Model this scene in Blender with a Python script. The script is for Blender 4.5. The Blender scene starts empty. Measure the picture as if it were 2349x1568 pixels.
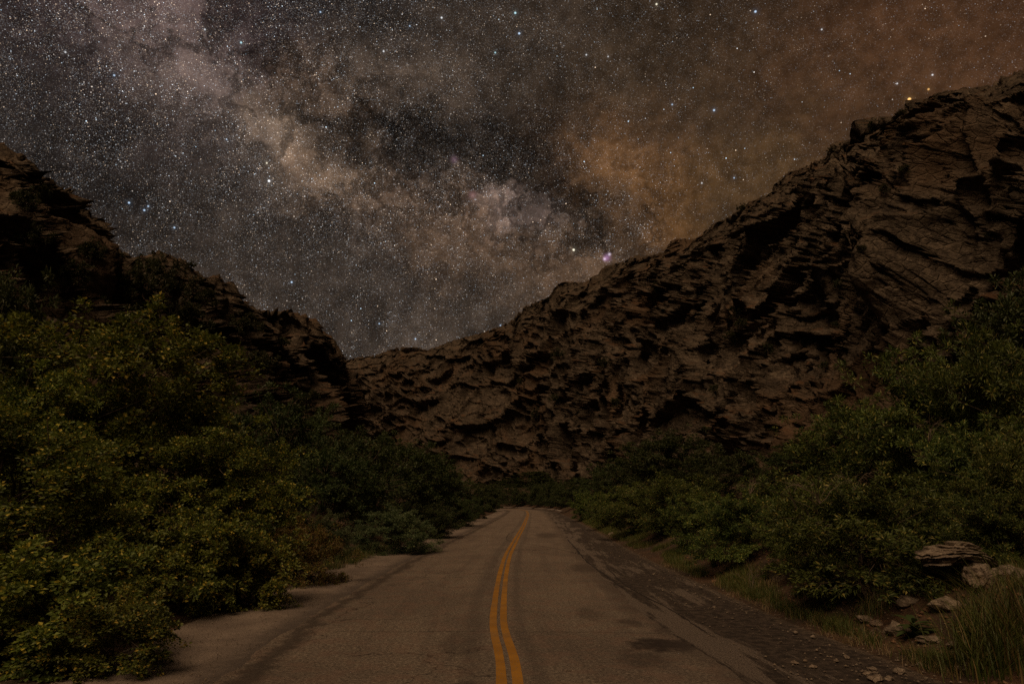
import bpy, math, random
import numpy as np

# ------------------------------------------------------------------ camera, sky, sun, exposure
W_, H_ = 2349.0, 1568.0          # pixel frame in which positions were read off the photograph
CX, CY, F = W_/2, H_/2, 1566.0   # 24 mm on 36 mm
HC = 2.0                         # camera height above the road
PITCH = math.atan((1145.0-CY)/F)
SP, CP = math.sin(PITCH), math.cos(PITCH)

sc = bpy.context.scene
col = sc.collection
cam_d = bpy.data.cameras.new('camera')
cam_d.lens = 24.0; cam_d.sensor_width = 36.0
cam_d.clip_start = 0.05; cam_d.clip_end = 3000.0
cam = bpy.data.objects.new('camera', cam_d)
cam.location = (0, 0, HC)
cam.rotation_euler = (math.pi/2+PITCH, 0, 0)
col.objects.link(cam)
sc.camera = cam

def ray(u, v):
    xc, yc = (u-CX)/F, (CY-v)/F
    return np.array([xc, CP-yc*SP, SP+yc*CP])
def at_ground(u, v, z=0.0):
    d = ray(u, v); s = (z-HC)/d[2]
    return np.array([0, 0, HC])+d*s
def at_depth(u, v, Y):
    d = ray(u, v); return np.array([0, 0, HC])+d*(Y/d[1])
def at_dist(u, v, D):
    d = ray(u, v); return np.array([0, 0, HC])+d*(D/math.hypot(d[0], d[1]))
def unit(v):
    v = np.asarray(v, float); return v/np.linalg.norm(v)

def lin(r, g, b):
    f = lambda c: (c/255/12.92) if c/255 <= 0.04045 else ((c/255+0.055)/1.055)**2.4
    return (f(r), f(g), f(b))

class NT:
    """small helper to wire shader nodes"""
    def __init__(s, tree): s.t = tree; s.n = tree.nodes; s.l = tree.links
    def node(s, kind, **kw):
        n = s.n.new(kind)
        for k, v in kw.items(): setattr(n, k, v)
        return n
    def put(s, sock, v):
        if hasattr(v, 'is_output'): s.l.new(v, sock)
        elif v is not None:
            if isinstance(v, (tuple, list, np.ndarray)):
                v = [float(x) for x in v]
                if sock.type == 'RGBA' and len(v) == 3: v = v+[1.0]
            sock.default_value = v
    def math(s, op, a, b=None, c=None, clamp=False):
        n = s.node('ShaderNodeMath', operation=op, use_clamp=clamp)
        for i, x in enumerate((a, b, c)):
            if x is not None: s.put(n.inputs[i], x)
        return n.outputs[0]
    def vmath(s, op, a, b=None, scale=None):
        n = s.node('ShaderNodeVectorMath', operation=op)
        s.put(n.inputs[0], a)
        if b is not None: s.put(n.inputs[1], b)
        if scale is not None: s.put(n.inputs['Scale'], scale)
        return n.outputs['Value'] if op in ('DISTANCE', 'DOT_PRODUCT', 'LENGTH') else n.outputs['Vector']
    def noise(s, vec, scale, detail=4, rough=0.55, dist=0.0, out='Fac', dim='3D'):
        n = s.node('ShaderNodeTexNoise', noise_dimensions=dim)
        s.put(n.inputs['Vector'], vec); n.inputs['Scale'].default_value = scale
        n.inputs['Detail'].default_value = detail; n.inputs['Roughness'].default_value = rough
        n.inputs['Distortion'].default_value = dist
        return n.outputs[out]
    def voro(s, vec, scale, feature='F1', out='Distance', rand=1.0):
        n = s.node('ShaderNodeTexVoronoi', feature=feature)
        s.put(n.inputs['Vector'], vec); n.inputs['Scale'].default_value = scale
        n.inputs['Randomness'].default_value = rand
        return n if out is None else n.outputs[out]
    def ramp(s, fac, lo, hi, a=0.0, b=1.0, smooth=True):
        n = s.node('ShaderNodeMapRange', interpolation_type='SMOOTHSTEP' if smooth else 'LINEAR')
        s.put(n.inputs['Value'], fac)
        n.inputs['From Min'].default_value = lo; n.inputs['From Max'].default_value = hi
        n.inputs['To Min'].default_value = a; n.inputs['To Max'].default_value = b
        return n.outputs['Result']
    def mix(s, fac, a, b, blend='MIX'):
        n = s.node('ShaderNodeMix', data_type='RGBA', blend_type=blend)
        s.put(n.inputs[0], fac); s.put(n.inputs[6], a); s.put(n.inputs[7], b)
        return n.outputs[2]

# ---- night sky: Milky Way band, dust lanes and stars, all procedural on the view direction
world = bpy.data.worlds.new('World'); sc.world = world; world.use_nodes = True
wt = NT(world.node_tree)
for n in list(wt.n): wt.n.remove(n)
tc = wt.node('ShaderNodeTexCoord').outputs['Generated']
dirv = wt.vmath('NORMALIZE', tc)
wc = wt.noise(dirv, 6.0, 4, 0.62, out='Color')
wc2 = wt.noise(dirv, 22.0, 3, 0.65, out='Color')
warp = wt.vmath('ADD', wt.vmath('SCALE', wt.vmath('SUBTRACT', wc, (0.5, 0.5, 0.5)), scale=0.15),
                wt.vmath('SCALE', wt.vmath('SUBTRACT', wc2, (0.5, 0.5, 0.5)), scale=0.10))
wd = wt.vmath('ADD', dirv, warp)
def gauss(d, r):
    q = wt.math('MULTIPLY', d, F/r)
    return wt.math('EXPONENT', wt.math('MULTIPLY', wt.math('MULTIPLY', q, q), -1.0))
def strand(u0, v0, u1, v1, r):
    """soft streak along a great-circle chord between two sky directions"""
    a, b_ = unit(ray(u0, v0)), unit(ray(u1, v1)); ab = b_-a
    pa = wt.vmath('SUBTRACT', wd, a)
    h = wt.math('MULTIPLY', wt.vmath('DOT_PRODUCT', pa, ab), 1.0/float(ab@ab), clamp=True)
    d = wt.vmath('DISTANCE', pa, wt.vmath('SCALE', tuple(ab), scale=h))
    return gauss(d, r)
SKY_GAIN = 1.0
closures = []
def emit(c):
    b_ = wt.node('ShaderNodeBackground'); wt.put(b_.inputs['Color'], c); b_.inputs['Strength'].default_value = SKY_GAIN
    closures.append(b_.outputs[0])
def add_col(a, fac, c):
    c = (c[0]*1.36, c[1]*1.08, c[2]*0.86)
    t = wt.vmath('SCALE', c, scale=fac)
    return t if a is None else wt.vmath('ADD', a, t)
# dust lanes
def lanes(rows):
    d = None
    for (u0, v0, u1, v1, r, k) in rows:
        t = wt.math('SUBTRACT', 1.0, wt.math('MULTIPLY', strand(u0, v0, u1, v1, r), k))
        d = t if d is None else wt.math('MULTIPLY', d, t)
    return d
dust = wt.math('MULTIPLY', lanes([(470, 85, 620, 175, 48, 0.6), (600, 240, 760, 295, 42, 0.65), (740, 275, 980, 325, 60, 0.72), (950, 265, 1200, 325, 78, 0.72)]),
               lanes([(1120, 330, 1190, 430, 55, 0.5), (820, 395, 960, 440, 26, 0.4), (1205, 465, 1245, 600, 34, 0.55), (1260, 410, 1350, 510, 48, 0.45), (680, 125, 770, 140, 36, 0.45)]))
dust = wt.ramp(dust, 0.05, 1.0, 0.30, 1.0, False)
cl = wt.ramp(wt.noise(dirv, 9.0, 6, 0.66, 0.5), 0.30, 0.70, 0.58, 1.38)
cl2 = wt.ramp(wt.noise(dirv, 42.0, 3, 0.7), 0.28, 0.75, 0.66, 1.30)
sx = wt.node('ShaderNodeSeparateXYZ'); wt.put(sx.inputs[0], wd)
side = wt.ramp(sx.outputs['X'], -0.30, 0.40)
band = wt.math('MAXIMUM', strand(300, 60, 900, 330, 190), strand(780, 380, 1400, 520, 170))
# branching filaments of dust inside the band
fil = wt.ramp(wt.math('ABSOLUTE', wt.math('SUBTRACT', wt.noise(wd, 11.0, 4, 0.6), 0.5)), 0.0, 0.075, 0.62, 0.0)
dust = wt.math('MULTIPLY', dust, wt.math('SUBTRACT', 1.0, wt.math('MULTIPLY', fil, band)))
calm = wt.ramp(side, 0.55, 1.0, 1.0, 0.35)
cl = wt.math('ADD', 1.0, wt.math('MULTIPLY', wt.math('SUBTRACT', cl, 1.0), calm))
shade = wt.math('MULTIPLY', wt.math('MULTIPLY', dust, cl), cl2)
emit(wt.vmath('SCALE', wt.mix(side, (0.0155, 0.0120, 0.0108), (0.0190, 0.0118, 0.0072)), scale=shade))
STR = [
    (60, -200, 430, 70, 170, (0.031, 0.023, 0.031)),
    (300, -20, 400, 60, 90, (0.030, 0.026, 0.026)),
    (360, 170, 640, 320, 85, (0.036, 0.033, 0.031)),
    (590, 285, 830, 405, 58, (0.070, 0.057, 0.044)),
    (770, 395, 1080, 505, 75, (0.047, 0.034, 0.025)),
    (1125, 485, 1235, 500, 42, (0.095, 0.084, 0.092)),
    (1060, 560, 1330, 625, 80, (0.050, 0.034, 0.022)),
    (640, 195, 790, 235, 55, (0.038, 0.026, 0.016)),
    (800, 165, 1010, 185, 80, (0.036, 0.030, 0.025)),
    (1000, 110, 1260, 90, 110, (0.012, 0.010, 0.008)),
    (1410, 385, 1535, 490, 90, (0.058, 0.031, 0.010)),
    (1300, 350, 1480, 320, 90, (0.026, 0.015, 0.008)),
    (1640, 440, 1790, 400, 90, (0.022, 0.014, 0.005)),
    (1500, 200, 2100, 250, 300, (0.012, 0.0085, 0.0042)),
    (2100, 60, 2500, 110, 260, (0.026, 0.0105, 0.0045)),
    (560, 760, 1100, 760, 300, (0.021, 0.0180, 0.0145))]
for k0 in range(0, len(STR), 4):
    acc = None
    for (u0, v0, u1, v1, r, c) in STR[k0:k0+4]: acc = add_col(acc, strand(u0, v0, u1, v1, r), c)
    emit(wt.vmath('SCALE', acc, scale=shade))
# stars: thick where the band is bright, thin on the warm side and behind the dust
dens = wt.ramp(sx.outputs['X'], 0.50, -0.35, 0.32, 1.0)
clump = wt.ramp(wt.noise(dirv, 26.0, 4, 0.72), 0.32, 0.68, 0.45, 1.55)
milk = wt.math('MULTIPLY', clump, wt.math('MULTIPLY', wt.math('ADD', 0.25, wt.math('MULTIPLY', dust, 0.75)), wt.math('MULTIPLY', dens, wt.ramp(band, 0.0, 1.0, 0.80, 1.6))))
def stars(scale, rad, power, gain, mask, tint, off):
    vv = wt.vmath('ADD', dirv, (off, off*0.7, -off*0.3))
    n = wt.voro(vv, scale, out=None)
    rnd = wt.node('ShaderNodeSeparateColor'); wt.put(rnd.inputs[0], n.outputs['Color'])
    core = wt.ramp(n.outputs['Distance'], rad, rad*0.25, 0.0, 1.0)
    b = wt.math('MULTIPLY', core, wt.math('MULTIPLY', wt.math('POWER', rnd.outputs[0], power), gain))
    if mask is not None: b = wt.math('MULTIPLY', b, mask)
    c = wt.mix(wt.ramp(rnd.outputs[1], 0.15, 0.85), (1.0, 0.74, 0.52), tint)
    return wt.vmath('SCALE', c, scale=b)
for (scale, rad, power, gain, mask, tint, off) in [
    (950.0, 0.62, 2.5, 0.20, milk, (0.88, 0.93, 1.0), 0.11),
    (480.0, 0.33, 5.0, 1.0, milk, (0.80, 0.90, 1.0), 0.37),
    (220.0, 0.15, 6.0, 1.6, wt.math('ADD', 0.15, wt.math('MULTIPLY', milk, 0.8)), (0.70, 0.86, 1.0), 0.73),
    (85.0, 0.09, 5.0, 2.2, wt.ramp(dens, 0.0, 1.0, 0.5, 1.0), (0.58, 0.82, 1.0), 1.31)]:
    emit(stars(scale, rad, power, gain, mask, tint, off))
def star(u, v, r, c, gain):
    d = wt.vmath('DISTANCE', dirv, unit(ray(u, v)))
    core = wt.math('MULTIPLY', wt.ramp(d, r/F, 0.25*r/F), gain)
    q = wt.math('MULTIPLY', d, F/(r*2.2))
    halo = wt.math('MULTIPLY', wt.math('EXPONENT', wt.math('MULTIPLY', wt.math('MULTIPLY', q, q), -1.0)), gain*0.035)
    return wt.vmath('SCALE', c, scale=wt.math('ADD', core, halo))
WHITE, BLUE, CYAN, WARM, ORANGE = (0.95, 0.97, 1.0), (0.55, 0.75, 1.0), (0.55, 0.90, 1.0), (1.0, 0.93, 0.72), (1.0, 0.55, 0.18)
BRIGHT = [(617, 415, 5.5, WHITE, 1.3), (1316, 573, 6.0, WARM, 1.1), (2086, 228, 6.5, ORANGE, 1.6), (2130, 205, 4.5, ORANGE, 0.7),
    (1638, 253, 5.0, BLUE, 0.8), (1182, 30, 5.0, CYAN, 0.9), (1191, 77, 5.0, BLUE, 0.9), (1733, 27, 5.0, BLUE, 0.9), (1506, 10, 4.5, WARM, 0.9),
    (1013, 41, 4.5, WHITE, 0.8), (296, 465, 4.5, BLUE, 0.9), (331, 482, 4.5, BLUE, 0.8), (340, 473, 4.0, BLUE, 0.7), (400, 522, 4.2, BLUE, 0.8),
    (669, 647, 4.5, BLUE, 0.9), (553, 98, 4.5, CYAN, 0.8), (262, 173, 4.2, BLUE, 0.7), (880, 118, 4.2, WHITE, 0.7), (735, 28, 4.0, BLUE, 0.7),
    (612, 374, 4.2, WARM, 0.8), (470, 68, 4.0, WHITE, 0.6), (1136, 121, 4.0, CYAN, 0.7), (1345, 126, 4.0, WHITE, 0.6), (1542, 240, 4.0, BLUE, 0.6),
    (2139, 172, 3.6, WHITE, 0.7), (2058, 192, 3.6, WHITE, 0.6), (1885, 68, 3.6, WHITE, 0.6), (1684, 408, 3.8, BLUE, 0.6), (1610, 420, 3.6, WHITE, 0.6),
    (1395, 130, 3.6, WHITE, 0.5), (940, 60, 3.6, BLUE, 0.6), (150, 120, 3.8, WHITE, 0.6), (870, 742, 3.8, BLUE, 0.7), (1080, 790, 3.8, CYAN, 0.7),
    (953, 777, 4.0, BLUE, 0.8), (1148, 746, 3.8, BLUE, 0.6), (520, 320, 3.6, BLUE, 0.5)]
for k0 in range(0, len(BRIGHT), 8):
    acc = None
    for (u, v, r, c, g) in BRIGHT[k0:k0+8]:
        t_ = star(u, v, r*0.62, c, g); acc = t_ if acc is None else wt.vmath('ADD', acc, t_)
    emit(acc)
# small pink nebulae
for (u, v, r, c, g) in [(1392, 591, 7, (0.75, 0.35, 0.85), 0.28), (1398, 583, 3, (0.95, 0.8, 1.0), 0.6), (1387, 594, 3, (0.95, 0.75, 1.0), 0.6), (1084, 447, 8, (0.8, 0.35, 0.42), 0.12), (1042, 366, 7, (0.7, 0.4, 0.6), 0.12)]:
    emit(wt.vmath('SCALE', c, scale=wt.math('MULTIPLY', gauss(wt.vmath('DISTANCE', dirv, unit(ray(u, v))), r), g)))
out_ = closures[0]
for c_ in closures[1:]:
    ad = wt.node('ShaderNodeAddShader'); wt.l.new(out_, ad.inputs[0]); wt.l.new(c_, ad.inputs[1]); out_ = ad.outputs[0]
wo = wt.node('ShaderNodeOutputWorld'); wt.l.new(out_, wo.inputs['Surface'])
world.cycles.sampling_method = 'NONE'

# ---- the one lamp: a soft warm glow from high behind the camera (added to brighten the ground beyond what the night sky gives)
sun_d = bpy.data.lights.new('added_soft_sun', 'SUN')
sun_d.energy = 1.95; sun_d.angle = math.radians(38); sun_d.color = (1.0, 0.66, 0.40)
sun = bpy.data.objects.new('added_soft_sun', sun_d)
Ldir = unit((-0.22, -0.54, 0.78))            # towards the light
from mathutils import Vector
sun.rotation_euler = Vector((-Ldir[0], -Ldir[1], -Ldir[2])).to_track_quat('-Z', 'Y').to_euler()
sun.location = (-30, -30, 90)
col.objects.link(sun)

vs = sc.view_settings
vs.view_transform = 'Standard'; vs.look = 'None'; vs.exposure = 0.0; vs.gamma = 1.0; vs.use_curve_mapping = False
sc.render.engine = 'CYCLES'
sc.cycles.use_denoising = False
sc.cycles.max_bounces = 5; sc.cycles.diffuse_bounces = 2; sc.cycles.transmission_bounces = 3
sc.cycles.caustics_reflective = False; sc.cycles.caustics_refractive = False

# ------------------------------------------------------------------ numeric helpers
rng = np.random.default_rng(7)
def hash3(ix, iy, iz, seed=0):
    h = (ix.astype(np.int64)*73856093) ^ (iy.astype(np.int64)*19349663) ^ (iz.astype(np.int64)*83492791) ^ (seed*2654435761)
    h = (h & 0xffffffff).astype(np.uint32)
    h ^= h >> np.uint32(16); h *= np.uint32(0x7feb352d); h ^= h >> np.uint32(15); h *= np.uint32(0x846ca68b); h ^= h >> np.uint32(16)
    return h
def h01(h): return h.astype(np.float32)*np.float32(1/4294967296.0)
def rehash(h, k):
    h = h ^ np.uint32((k*0x9E3779B9) & 0xffffffff)
    h = h*np.uint32(0x7feb352d); h ^= h >> np.uint32(15); h = h*np.uint32(0x846ca68b); h ^= h >> np.uint32(16)
    return h
def vnoise(p, seed=0):
    i = np.floor(p).astype(np.int64); f = (p-i).astype(np.float32); f = f*f*(3-2*f)
    out = 0
    for dx in (0, 1):
        wx = f[:, 0] if dx else 1-f[:, 0]
        for dy in (0, 1):
            wy = f[:, 1] if dy else 1-f[:, 1]
            for dz in (0, 1):
                wz = f[:, 2] if dz else 1-f[:, 2]
                out = out+wx*wy*wz*h01(hash3(i[:, 0]+dx, i[:, 1]+dy, i[:, 2]+dz, seed))
    return out*2-1
def fbm(p, octaves=4, seed=0, gain=0.5):
    a, out, tot = 1.0, 0, 0
    for o in range(octaves):
        out = out+a*vnoise(p*(2.03**o)+o*17.3, seed+o); tot += a; a *= gain
    return out/tot
def cells(p, seed=0):
    """Worley cells: returns F1, F2, id of the nearest cell and the offset from its centre"""
    i = np.floor(p).astype(np.int64); n = len(p)
    f1 = np.full(n, 9.0, np.float32); f2 = np.full(n, 9.0, np.float32)
    cid = np.zeros(n, np.uint32); off = np.zeros((n, 3), np.float32)
    for dx in (-1, 0, 1):
        for dy in (-1, 0, 1):
            for dz in (-1, 0, 1):
                jx, jy, jz = i[:, 0]+dx, i[:, 1]+dy, i[:, 2]+dz
                h = hash3(jx, jy, jz, seed)
                ox = (p[:, 0]-jx).astype(np.float32)-h01(h)
                oy = (p[:, 1]-jy).astype(np.float32)-h01(rehash(h, 1))
                oz = (p[:, 2]-jz).astype(np.float32)-h01(rehash(h, 2))
                d = np.sqrt(ox*ox+oy*oy+oz*oz)
                near = d < f1
                f2 = np.where(near, f1, np.minimum(f2, d))
                f1 = np.where(near, d, f1); cid = np.where(near, h, cid)
                off[near, 0] = ox[near]; off[near, 1] = oy[near]; off[near, 2] = oz[near]
    return f1, f2, cid, off
def blocks(p, seed, tilt=0.7, crack=0.35, cw=0.06):
    """flat tilted facets parted by cracks"""
    f1, f2, cid, off = cells(p, seed)
    h = h01(rehash(cid, 5))*2-1
    for k in range(3): h = h+tilt*(h01(rehash(cid, 7+k))*2-1)*off[:, k]
    h = h-crack*np.exp(-(f2-f1)/cw)
    return h, cid
def domes(p, seed, tilt=0.5, bulge=0.8, crack=0.6, cw=0.05):
    """weathered blocks: rounded faces, each with its own tilt, parted by cracks"""
    f1, f2, cid, off = cells(p, seed)
    h = (h01(rehash(cid, 5))*2-1)*0.55
    for k in range(3): h = h+0.5*tilt*(h01(rehash(cid, 7+k))*2-1)*off[:, k]
    h = h+1.25*bulge*(np.sqrt(np.clip(1-(f1/0.98)**2, 0, 1))-0.7)-crack*np.exp(-(f2-f1)/cw)
    return h, cid
def sstep(x, a, b):
    t = np.clip((x-a)/(b-a), 0, 1); return t*t*(3-2*t)

# ------------------------------------------------------------------ mesh helpers
def mesh(name, V, Fc, uv=None, smooth=False, mat=None):
    V = np.ascontiguousarray(V, np.float32); Fc = np.asarray(Fc)
    me = bpy.data.meshes.new(name)
    n, k = Fc.shape
    me.vertices.add(len(V)); me.vertices.foreach_set('co', V.ravel())
    me.loops.add(n*k); me.loops.foreach_set('vertex_index', np.ascontiguousarray(Fc, np.int32).ravel())
    me.polygons.add(n); me.polygons.foreach_set('loop_start', np.arange(0, n*k, k, dtype=np.int32))
    if smooth: me.polygons.foreach_set('use_smooth', np.ones(n, bool))
    else: me.polygons.foreach_set('use_smooth', np.zeros(n, bool))
    if uv is not None:
        l = me.uv_layers.new(name='metres')
        l.data.foreach_set('uv', np.ascontiguousarray(uv, np.float32)[Fc.ravel()].ravel())
    me.update(calc_edges=True); me.validate()
    if mat: me.materials.append(mat)
    return me
def obj(name, me, parent=None, loc=None, label=None, cat=None, group=None, kind=None):
    o = bpy.data.objects.new(name, me); col.objects.link(o)
    if parent: o.parent = parent
    if loc is not None: o.location = [float(x) for x in loc]
    tag(o, label, cat, group, kind)
    return o
def tag(o, label=None, cat=None, group=None, kind=None):
    if label: o['label'] = label
    if cat: o['category'] = cat
    if group: o['group'] = group
    if kind: o['kind'] = kind
    return o
def grid_faces(nr, nc):
    a = (np.arange(nr-1)[:, None]*nc+np.arange(nc-1)[None, :]).ravel()
    return np.stack([a, a+1, a+nc+1, a+nc], 1)
def join(parts):
    """[(V, F)] -> one V, F (same face size)"""
    Vs, Fs, o = [], [], 0
    for V, Fc in parts:
        Vs.append(V); Fs.append(np.asarray(Fc)+o); o += len(V)
    return np.concatenate(Vs), np.concatenate(Fs)
def tube(P, R, sides=5):
    P = np.asarray(P, float); n = len(P)
    R = np.broadcast_to(np.asarray(R, float), (n,))
    T = np.gradient(P, axis=0); T /= np.linalg.norm(T, axis=1)[:, None]+1e-9
    ref = np.array([0.31, 0.87, 0.38])
    A = np.cross(T, ref); A /= np.linalg.norm(A, axis=1)[:, None]+1e-9
    B = np.cross(T, A)
    th = np.arange(sides)*2*math.pi/sides
    V = P[:, None, :]+R[:, None, None]*(np.cos(th)[None, :, None]*A[:, None, :]+np.sin(th)[None, :, None]*B[:, None, :])
    i = np.arange(n-1)[:, None]*sides; j = np.arange(sides)[None, :]; j2 = (j+1) % sides
    Fc = np.stack([(i+j).ravel(), (i+j2).ravel(), (i+sides+j2).ravel(), (i+sides+j).ravel()], 1)
    return V.reshape(-1, 3), Fc
def wiggle_path(a, b, n, amp, r, sag=0.0):
    a, b = np.asarray(a, float), np.asarray(b, float)
    t = np.linspace(0, 1, n)[:, None]
    P = a+(b-a)*t
    w = np.cumsum(r.normal(0, 1, (n, 3)), 0); w -= w[0]; w -= t*w[-1]
    P = P+w*amp*np.linalg.norm(b-a)/math.sqrt(n)
    P[:, 2] += sag*np.sin(t[:, 0]*math.pi)
    return P

# ------------------------------------------------------------------ materials
def material(name):
    m = bpy.data.materials.new(name); m.use_nodes = True
    t = NT(m.node_tree)
    for n in list(t.n): t.n.remove(n)
    out = t.node('ShaderNodeOutputMaterial')
    b = t.node('ShaderNodeBsdfPrincipled')
    t.l.new(b.outputs[0], out.inputs['Surface'])
    b.inputs['Specular IOR Level'].default_value = 0.2
    b.inputs['Roughness'].default_value = 0.9
    return m, t, b, out
def bump(t, b, h, strength=0.5, dist=0.05):
    n = t.node('ShaderNodeBump'); n.inputs['Strength'].default_value = strength; n.inputs['Distance'].default_value = dist
    t.put(n.inputs['Height'], h); t.l.new(n.outputs[0], b.inputs['Normal'])

def rock_material(name, c_lo, c_hi, c_red, fine=1.0, soil=True):
    m, t, b, out = material(name)
    p = t.node('ShaderNodeNewGeometry').outputs['Position']
    mp = t.node('ShaderNodeMapping'); mp.inputs['Rotation'].default_value = (math.radians(16), math.radians(-24), 0)
    t.put(mp.inputs['Vector'], p)
    q = mp.outputs[0]
    st = t.node('ShaderNodeMapping'); st.inputs['Scale'].default_value = (0.80, 0.80, 1.35); t.put(st.inputs['Vector'], q)
    strata = t.noise(st.outputs[0], 0.9*fine, 7, 0.65, 0.5)
    big = t.noise(p, 0.05*fine, 4, 0.6)
    grain = t.noise(p, 2.6*fine, 6, 0.7)
    c = t.mix(t.ramp(strata, 0.32, 0.68), c_lo, c_hi)
    c = t.mix(t.ramp(grain, 0.35, 0.70, 0.0, 0.65), c, (c_lo[0]*0.45, c_lo[1]*0.45, c_lo[2]*0.45))
    c = t.mix(t.ramp(big, 0.50, 0.66, 0.0, 0.7), c, c_red)
    if soil:   # reddish soil and dry litter caught where the rock lies flat
        nz = t.node('ShaderNodeSeparateXYZ'); t.put(nz.inputs[0], t.node('ShaderNodeNewGeometry').outputs['Normal'])
        fl = t.math('MULTIPLY', t.ramp(nz.outputs['Z'], 0.62, 0.92), t.ramp(t.noise(p, 0.35, 4, 0.6), 0.42, 0.62))
        c = t.mix(fl, c, (0.100, 0.058, 0.032))
    if soil:   # every block weathers to its own tone
        at_ = t.node('ShaderNodeAttribute', attribute_name='tone').outputs['Fac']
        c = t.vmath('SCALE', c, scale=t.ramp(at_, 0, 1, 0.55, 1.45, False))
    lich = t.ramp(t.noise(p, 5.5*fine, 3, 0.6), 0.60, 0.72, 0.0, 0.5)
    c = t.mix(lich, c, (c_hi[0]*1.25, c_hi[1]*1.25, c_hi[2]*1.25))
    t.put(b.inputs['Base Color'], c)
    cr = t.voro(st.outputs[0], 1.1*fine, 'DISTANCE_TO_EDGE')
    crk = t.ramp(cr, 0.0, 0.10)
    hgt = t.math('ADD', t.math('MULTIPLY', strata, 1.3), t.math('ADD', t.math('MULTIPLY', crk, 0.35), t.math('MULTIPLY', grain, 0.7)))
    bump(t, b, hgt, 0.9, 0.45/fine)
    b.inputs['Roughness'].default_value = 0.95; b.inputs['Specular IOR Level'].default_value = 0.1
    return m
M_ROCK = rock_material('rock', (0.050, 0.040, 0.030), (0.155, 0.124, 0.088), (0.094, 0.060, 0.035))
M_STONE = rock_material('stone', (0.15, 0.12, 0.09), (0.34, 0.285, 0.215), (0.24, 0.175, 0.12), fine=9.0, soil=False)

def leaf_material(name, c1, c2, c3, p3=0.12, trans=0.25):
    m, t, b, out = material(name)
    g = t.node('ShaderNodeNewGeometry')
    r = g.outputs['Random Per Island']
    oi = t.node('ShaderNodeObjectInfo').outputs['Random']
    pos = t.noise(g.outputs['Position'], 0.9, 2, 0.5)
    f = t.math('ADD', t.math('MULTIPLY', r, 0.6), t.math('MULTIPLY', t.ramp(pos, 0.35, 0.65), 0.4))
    c = t.mix(f, c1, c2)
    c = t.mix(t.math('LESS_THAN', t.math('FRACT', t.math('MULTIPLY', r, 37.0)), p3), c, c3)
    hs = t.node('ShaderNodeHueSaturation')
    t.put(hs.inputs['Hue'], t.ramp(oi, 0, 1, 0.485, 0.515, False)); t.put(hs.inputs['Value'], t.ramp(oi, 0, 1, 0.85, 1.15, False)); t.put(hs.inputs['Color'], c)
    t.put(b.inputs['Base Color'], hs.outputs[0]); b.inputs['Roughness'].default_value = 0.55; b.inputs['Specular IOR Level'].default_value = 0.35
    tr = t.node('ShaderNodeBsdfTranslucent'); t.put(tr.inputs['Color'], hs.outputs[0])
    mx = t.node('ShaderNodeMixShader'); mx.inputs[0].default_value = trans
    t.l.new(b.outputs[0], mx.inputs[1]); t.l.new(tr.outputs[0], mx.inputs[2]); t.l.new(mx.outputs[0], out.inputs['Surface'])
    return m
M_LEAF_Y = leaf_material('leaf_yellow_green', (0.034, 0.062, 0.011), (0.205, 0.242, 0.040), (0.46, 0.38, 0.06), 0.10)
M_LEAF_G = leaf_material('leaf_green', (0.028, 0.050, 0.012), (0.140, 0.186, 0.040), (0.30, 0.28, 0.07), 0.09)
M_LEAF_D = leaf_material('leaf_dark_green', (0.030, 0.050, 0.015), (0.066, 0.090, 0.026), (0.11, 0.11, 0.034), 0.10)
M_LEAF_B = leaf_material('leaf_scrub', (0.024, 0.034, 0.012), (0.052, 0.062, 0.020), (0.10, 0.08, 0.03), 0.12)
M_LEAF_O = leaf_material('leaf_rust', (0.110, 0.090, 0.022), (0.225, 0.150, 0.040), (0.14, 0.16, 0.03), 0.3)
M_LEAF_S = leaf_material('leaf_grey_green', (0.058, 0.092, 0.040), (0.137, 0.168, 0.075), (0.195, 0.207, 0.095), 0.1)
M_GRASS = leaf_material('grass_green', (0.040, 0.064, 0.012), (0.090, 0.105, 0.022), (0.18, 0.13, 0.05), 0.18)
M_STRAW = leaf_material('grass_straw', (0.19, 0.14, 0.06), (0.31, 0.24, 0.12), (0.11, 0.10, 0.03), 0.2)

def bark_material(name, a, bcol):
    m, t, b, out = material(name)
    p = t.node('ShaderNodeTexCoord').outputs['Object']
    mp = t.node('ShaderNodeMapping'); mp.inputs['Scale'].default_value = (9, 9, 2); t.put(mp.inputs['Vector'], p)
    n = t.noise(mp.outputs[0], 3.0, 5, 0.65)
    t.put(b.inputs['Base Color'], t.mix(t.ramp(n, 0.3, 0.7), a, bcol)); bump(t, b, n, 0.6, 0.02)
    return m
M_BARK = bark_material('bark', (0.045, 0.034, 0.025), (0.12, 0.095, 0.072))
M_DEAD = bark_material('dead_wood', (0.085, 0.066, 0.048), (0.20, 0.16, 0.12))

# ------------------------------------------------------------------ road path and ground
K = HC/1.7
PATH_CTRL = np.array([(-0.1, -60), (-0.02, 0), (-0.02, 7), (-.21, 11.2), (-.16, 20.8), (.14, 30), (.94, 52), (2.0, 90), (1.7, 116), (-2.5, 138), (-13, 156), (-36, 169), (-80, 178), (-150, 183)], float)*K
def catmull(Pc, n):
    Pc = np.asarray(Pc, float); m = len(Pc)
    t = np.linspace(0, m-1.0001, n); i = t.astype(int); f = (t-i)[:, None]
    g = lambda k: Pc[np.clip(k, 0, m-1)]
    p0, p1, p2, p3 = g(i-1), g(i), g(i+1), g(i+2)
    return 0.5*((2*p1)+(-p0+p2)*f+(2*p0-5*p1+4*p2-p3)*f**2+(-p0+3*p1-3*p2+p3)*f**3)
path = catmull(PATH_CTRL, 1400)
seg = np.r_[0, np.cumsum(np.linalg.norm(np.diff(path, axis=0), axis=1))]
L_ = np.linspace(0, seg[-1], 900)
path = np.stack([np.interp(L_, seg, path[:, k]) for k in (0, 1)], 1)
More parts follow.
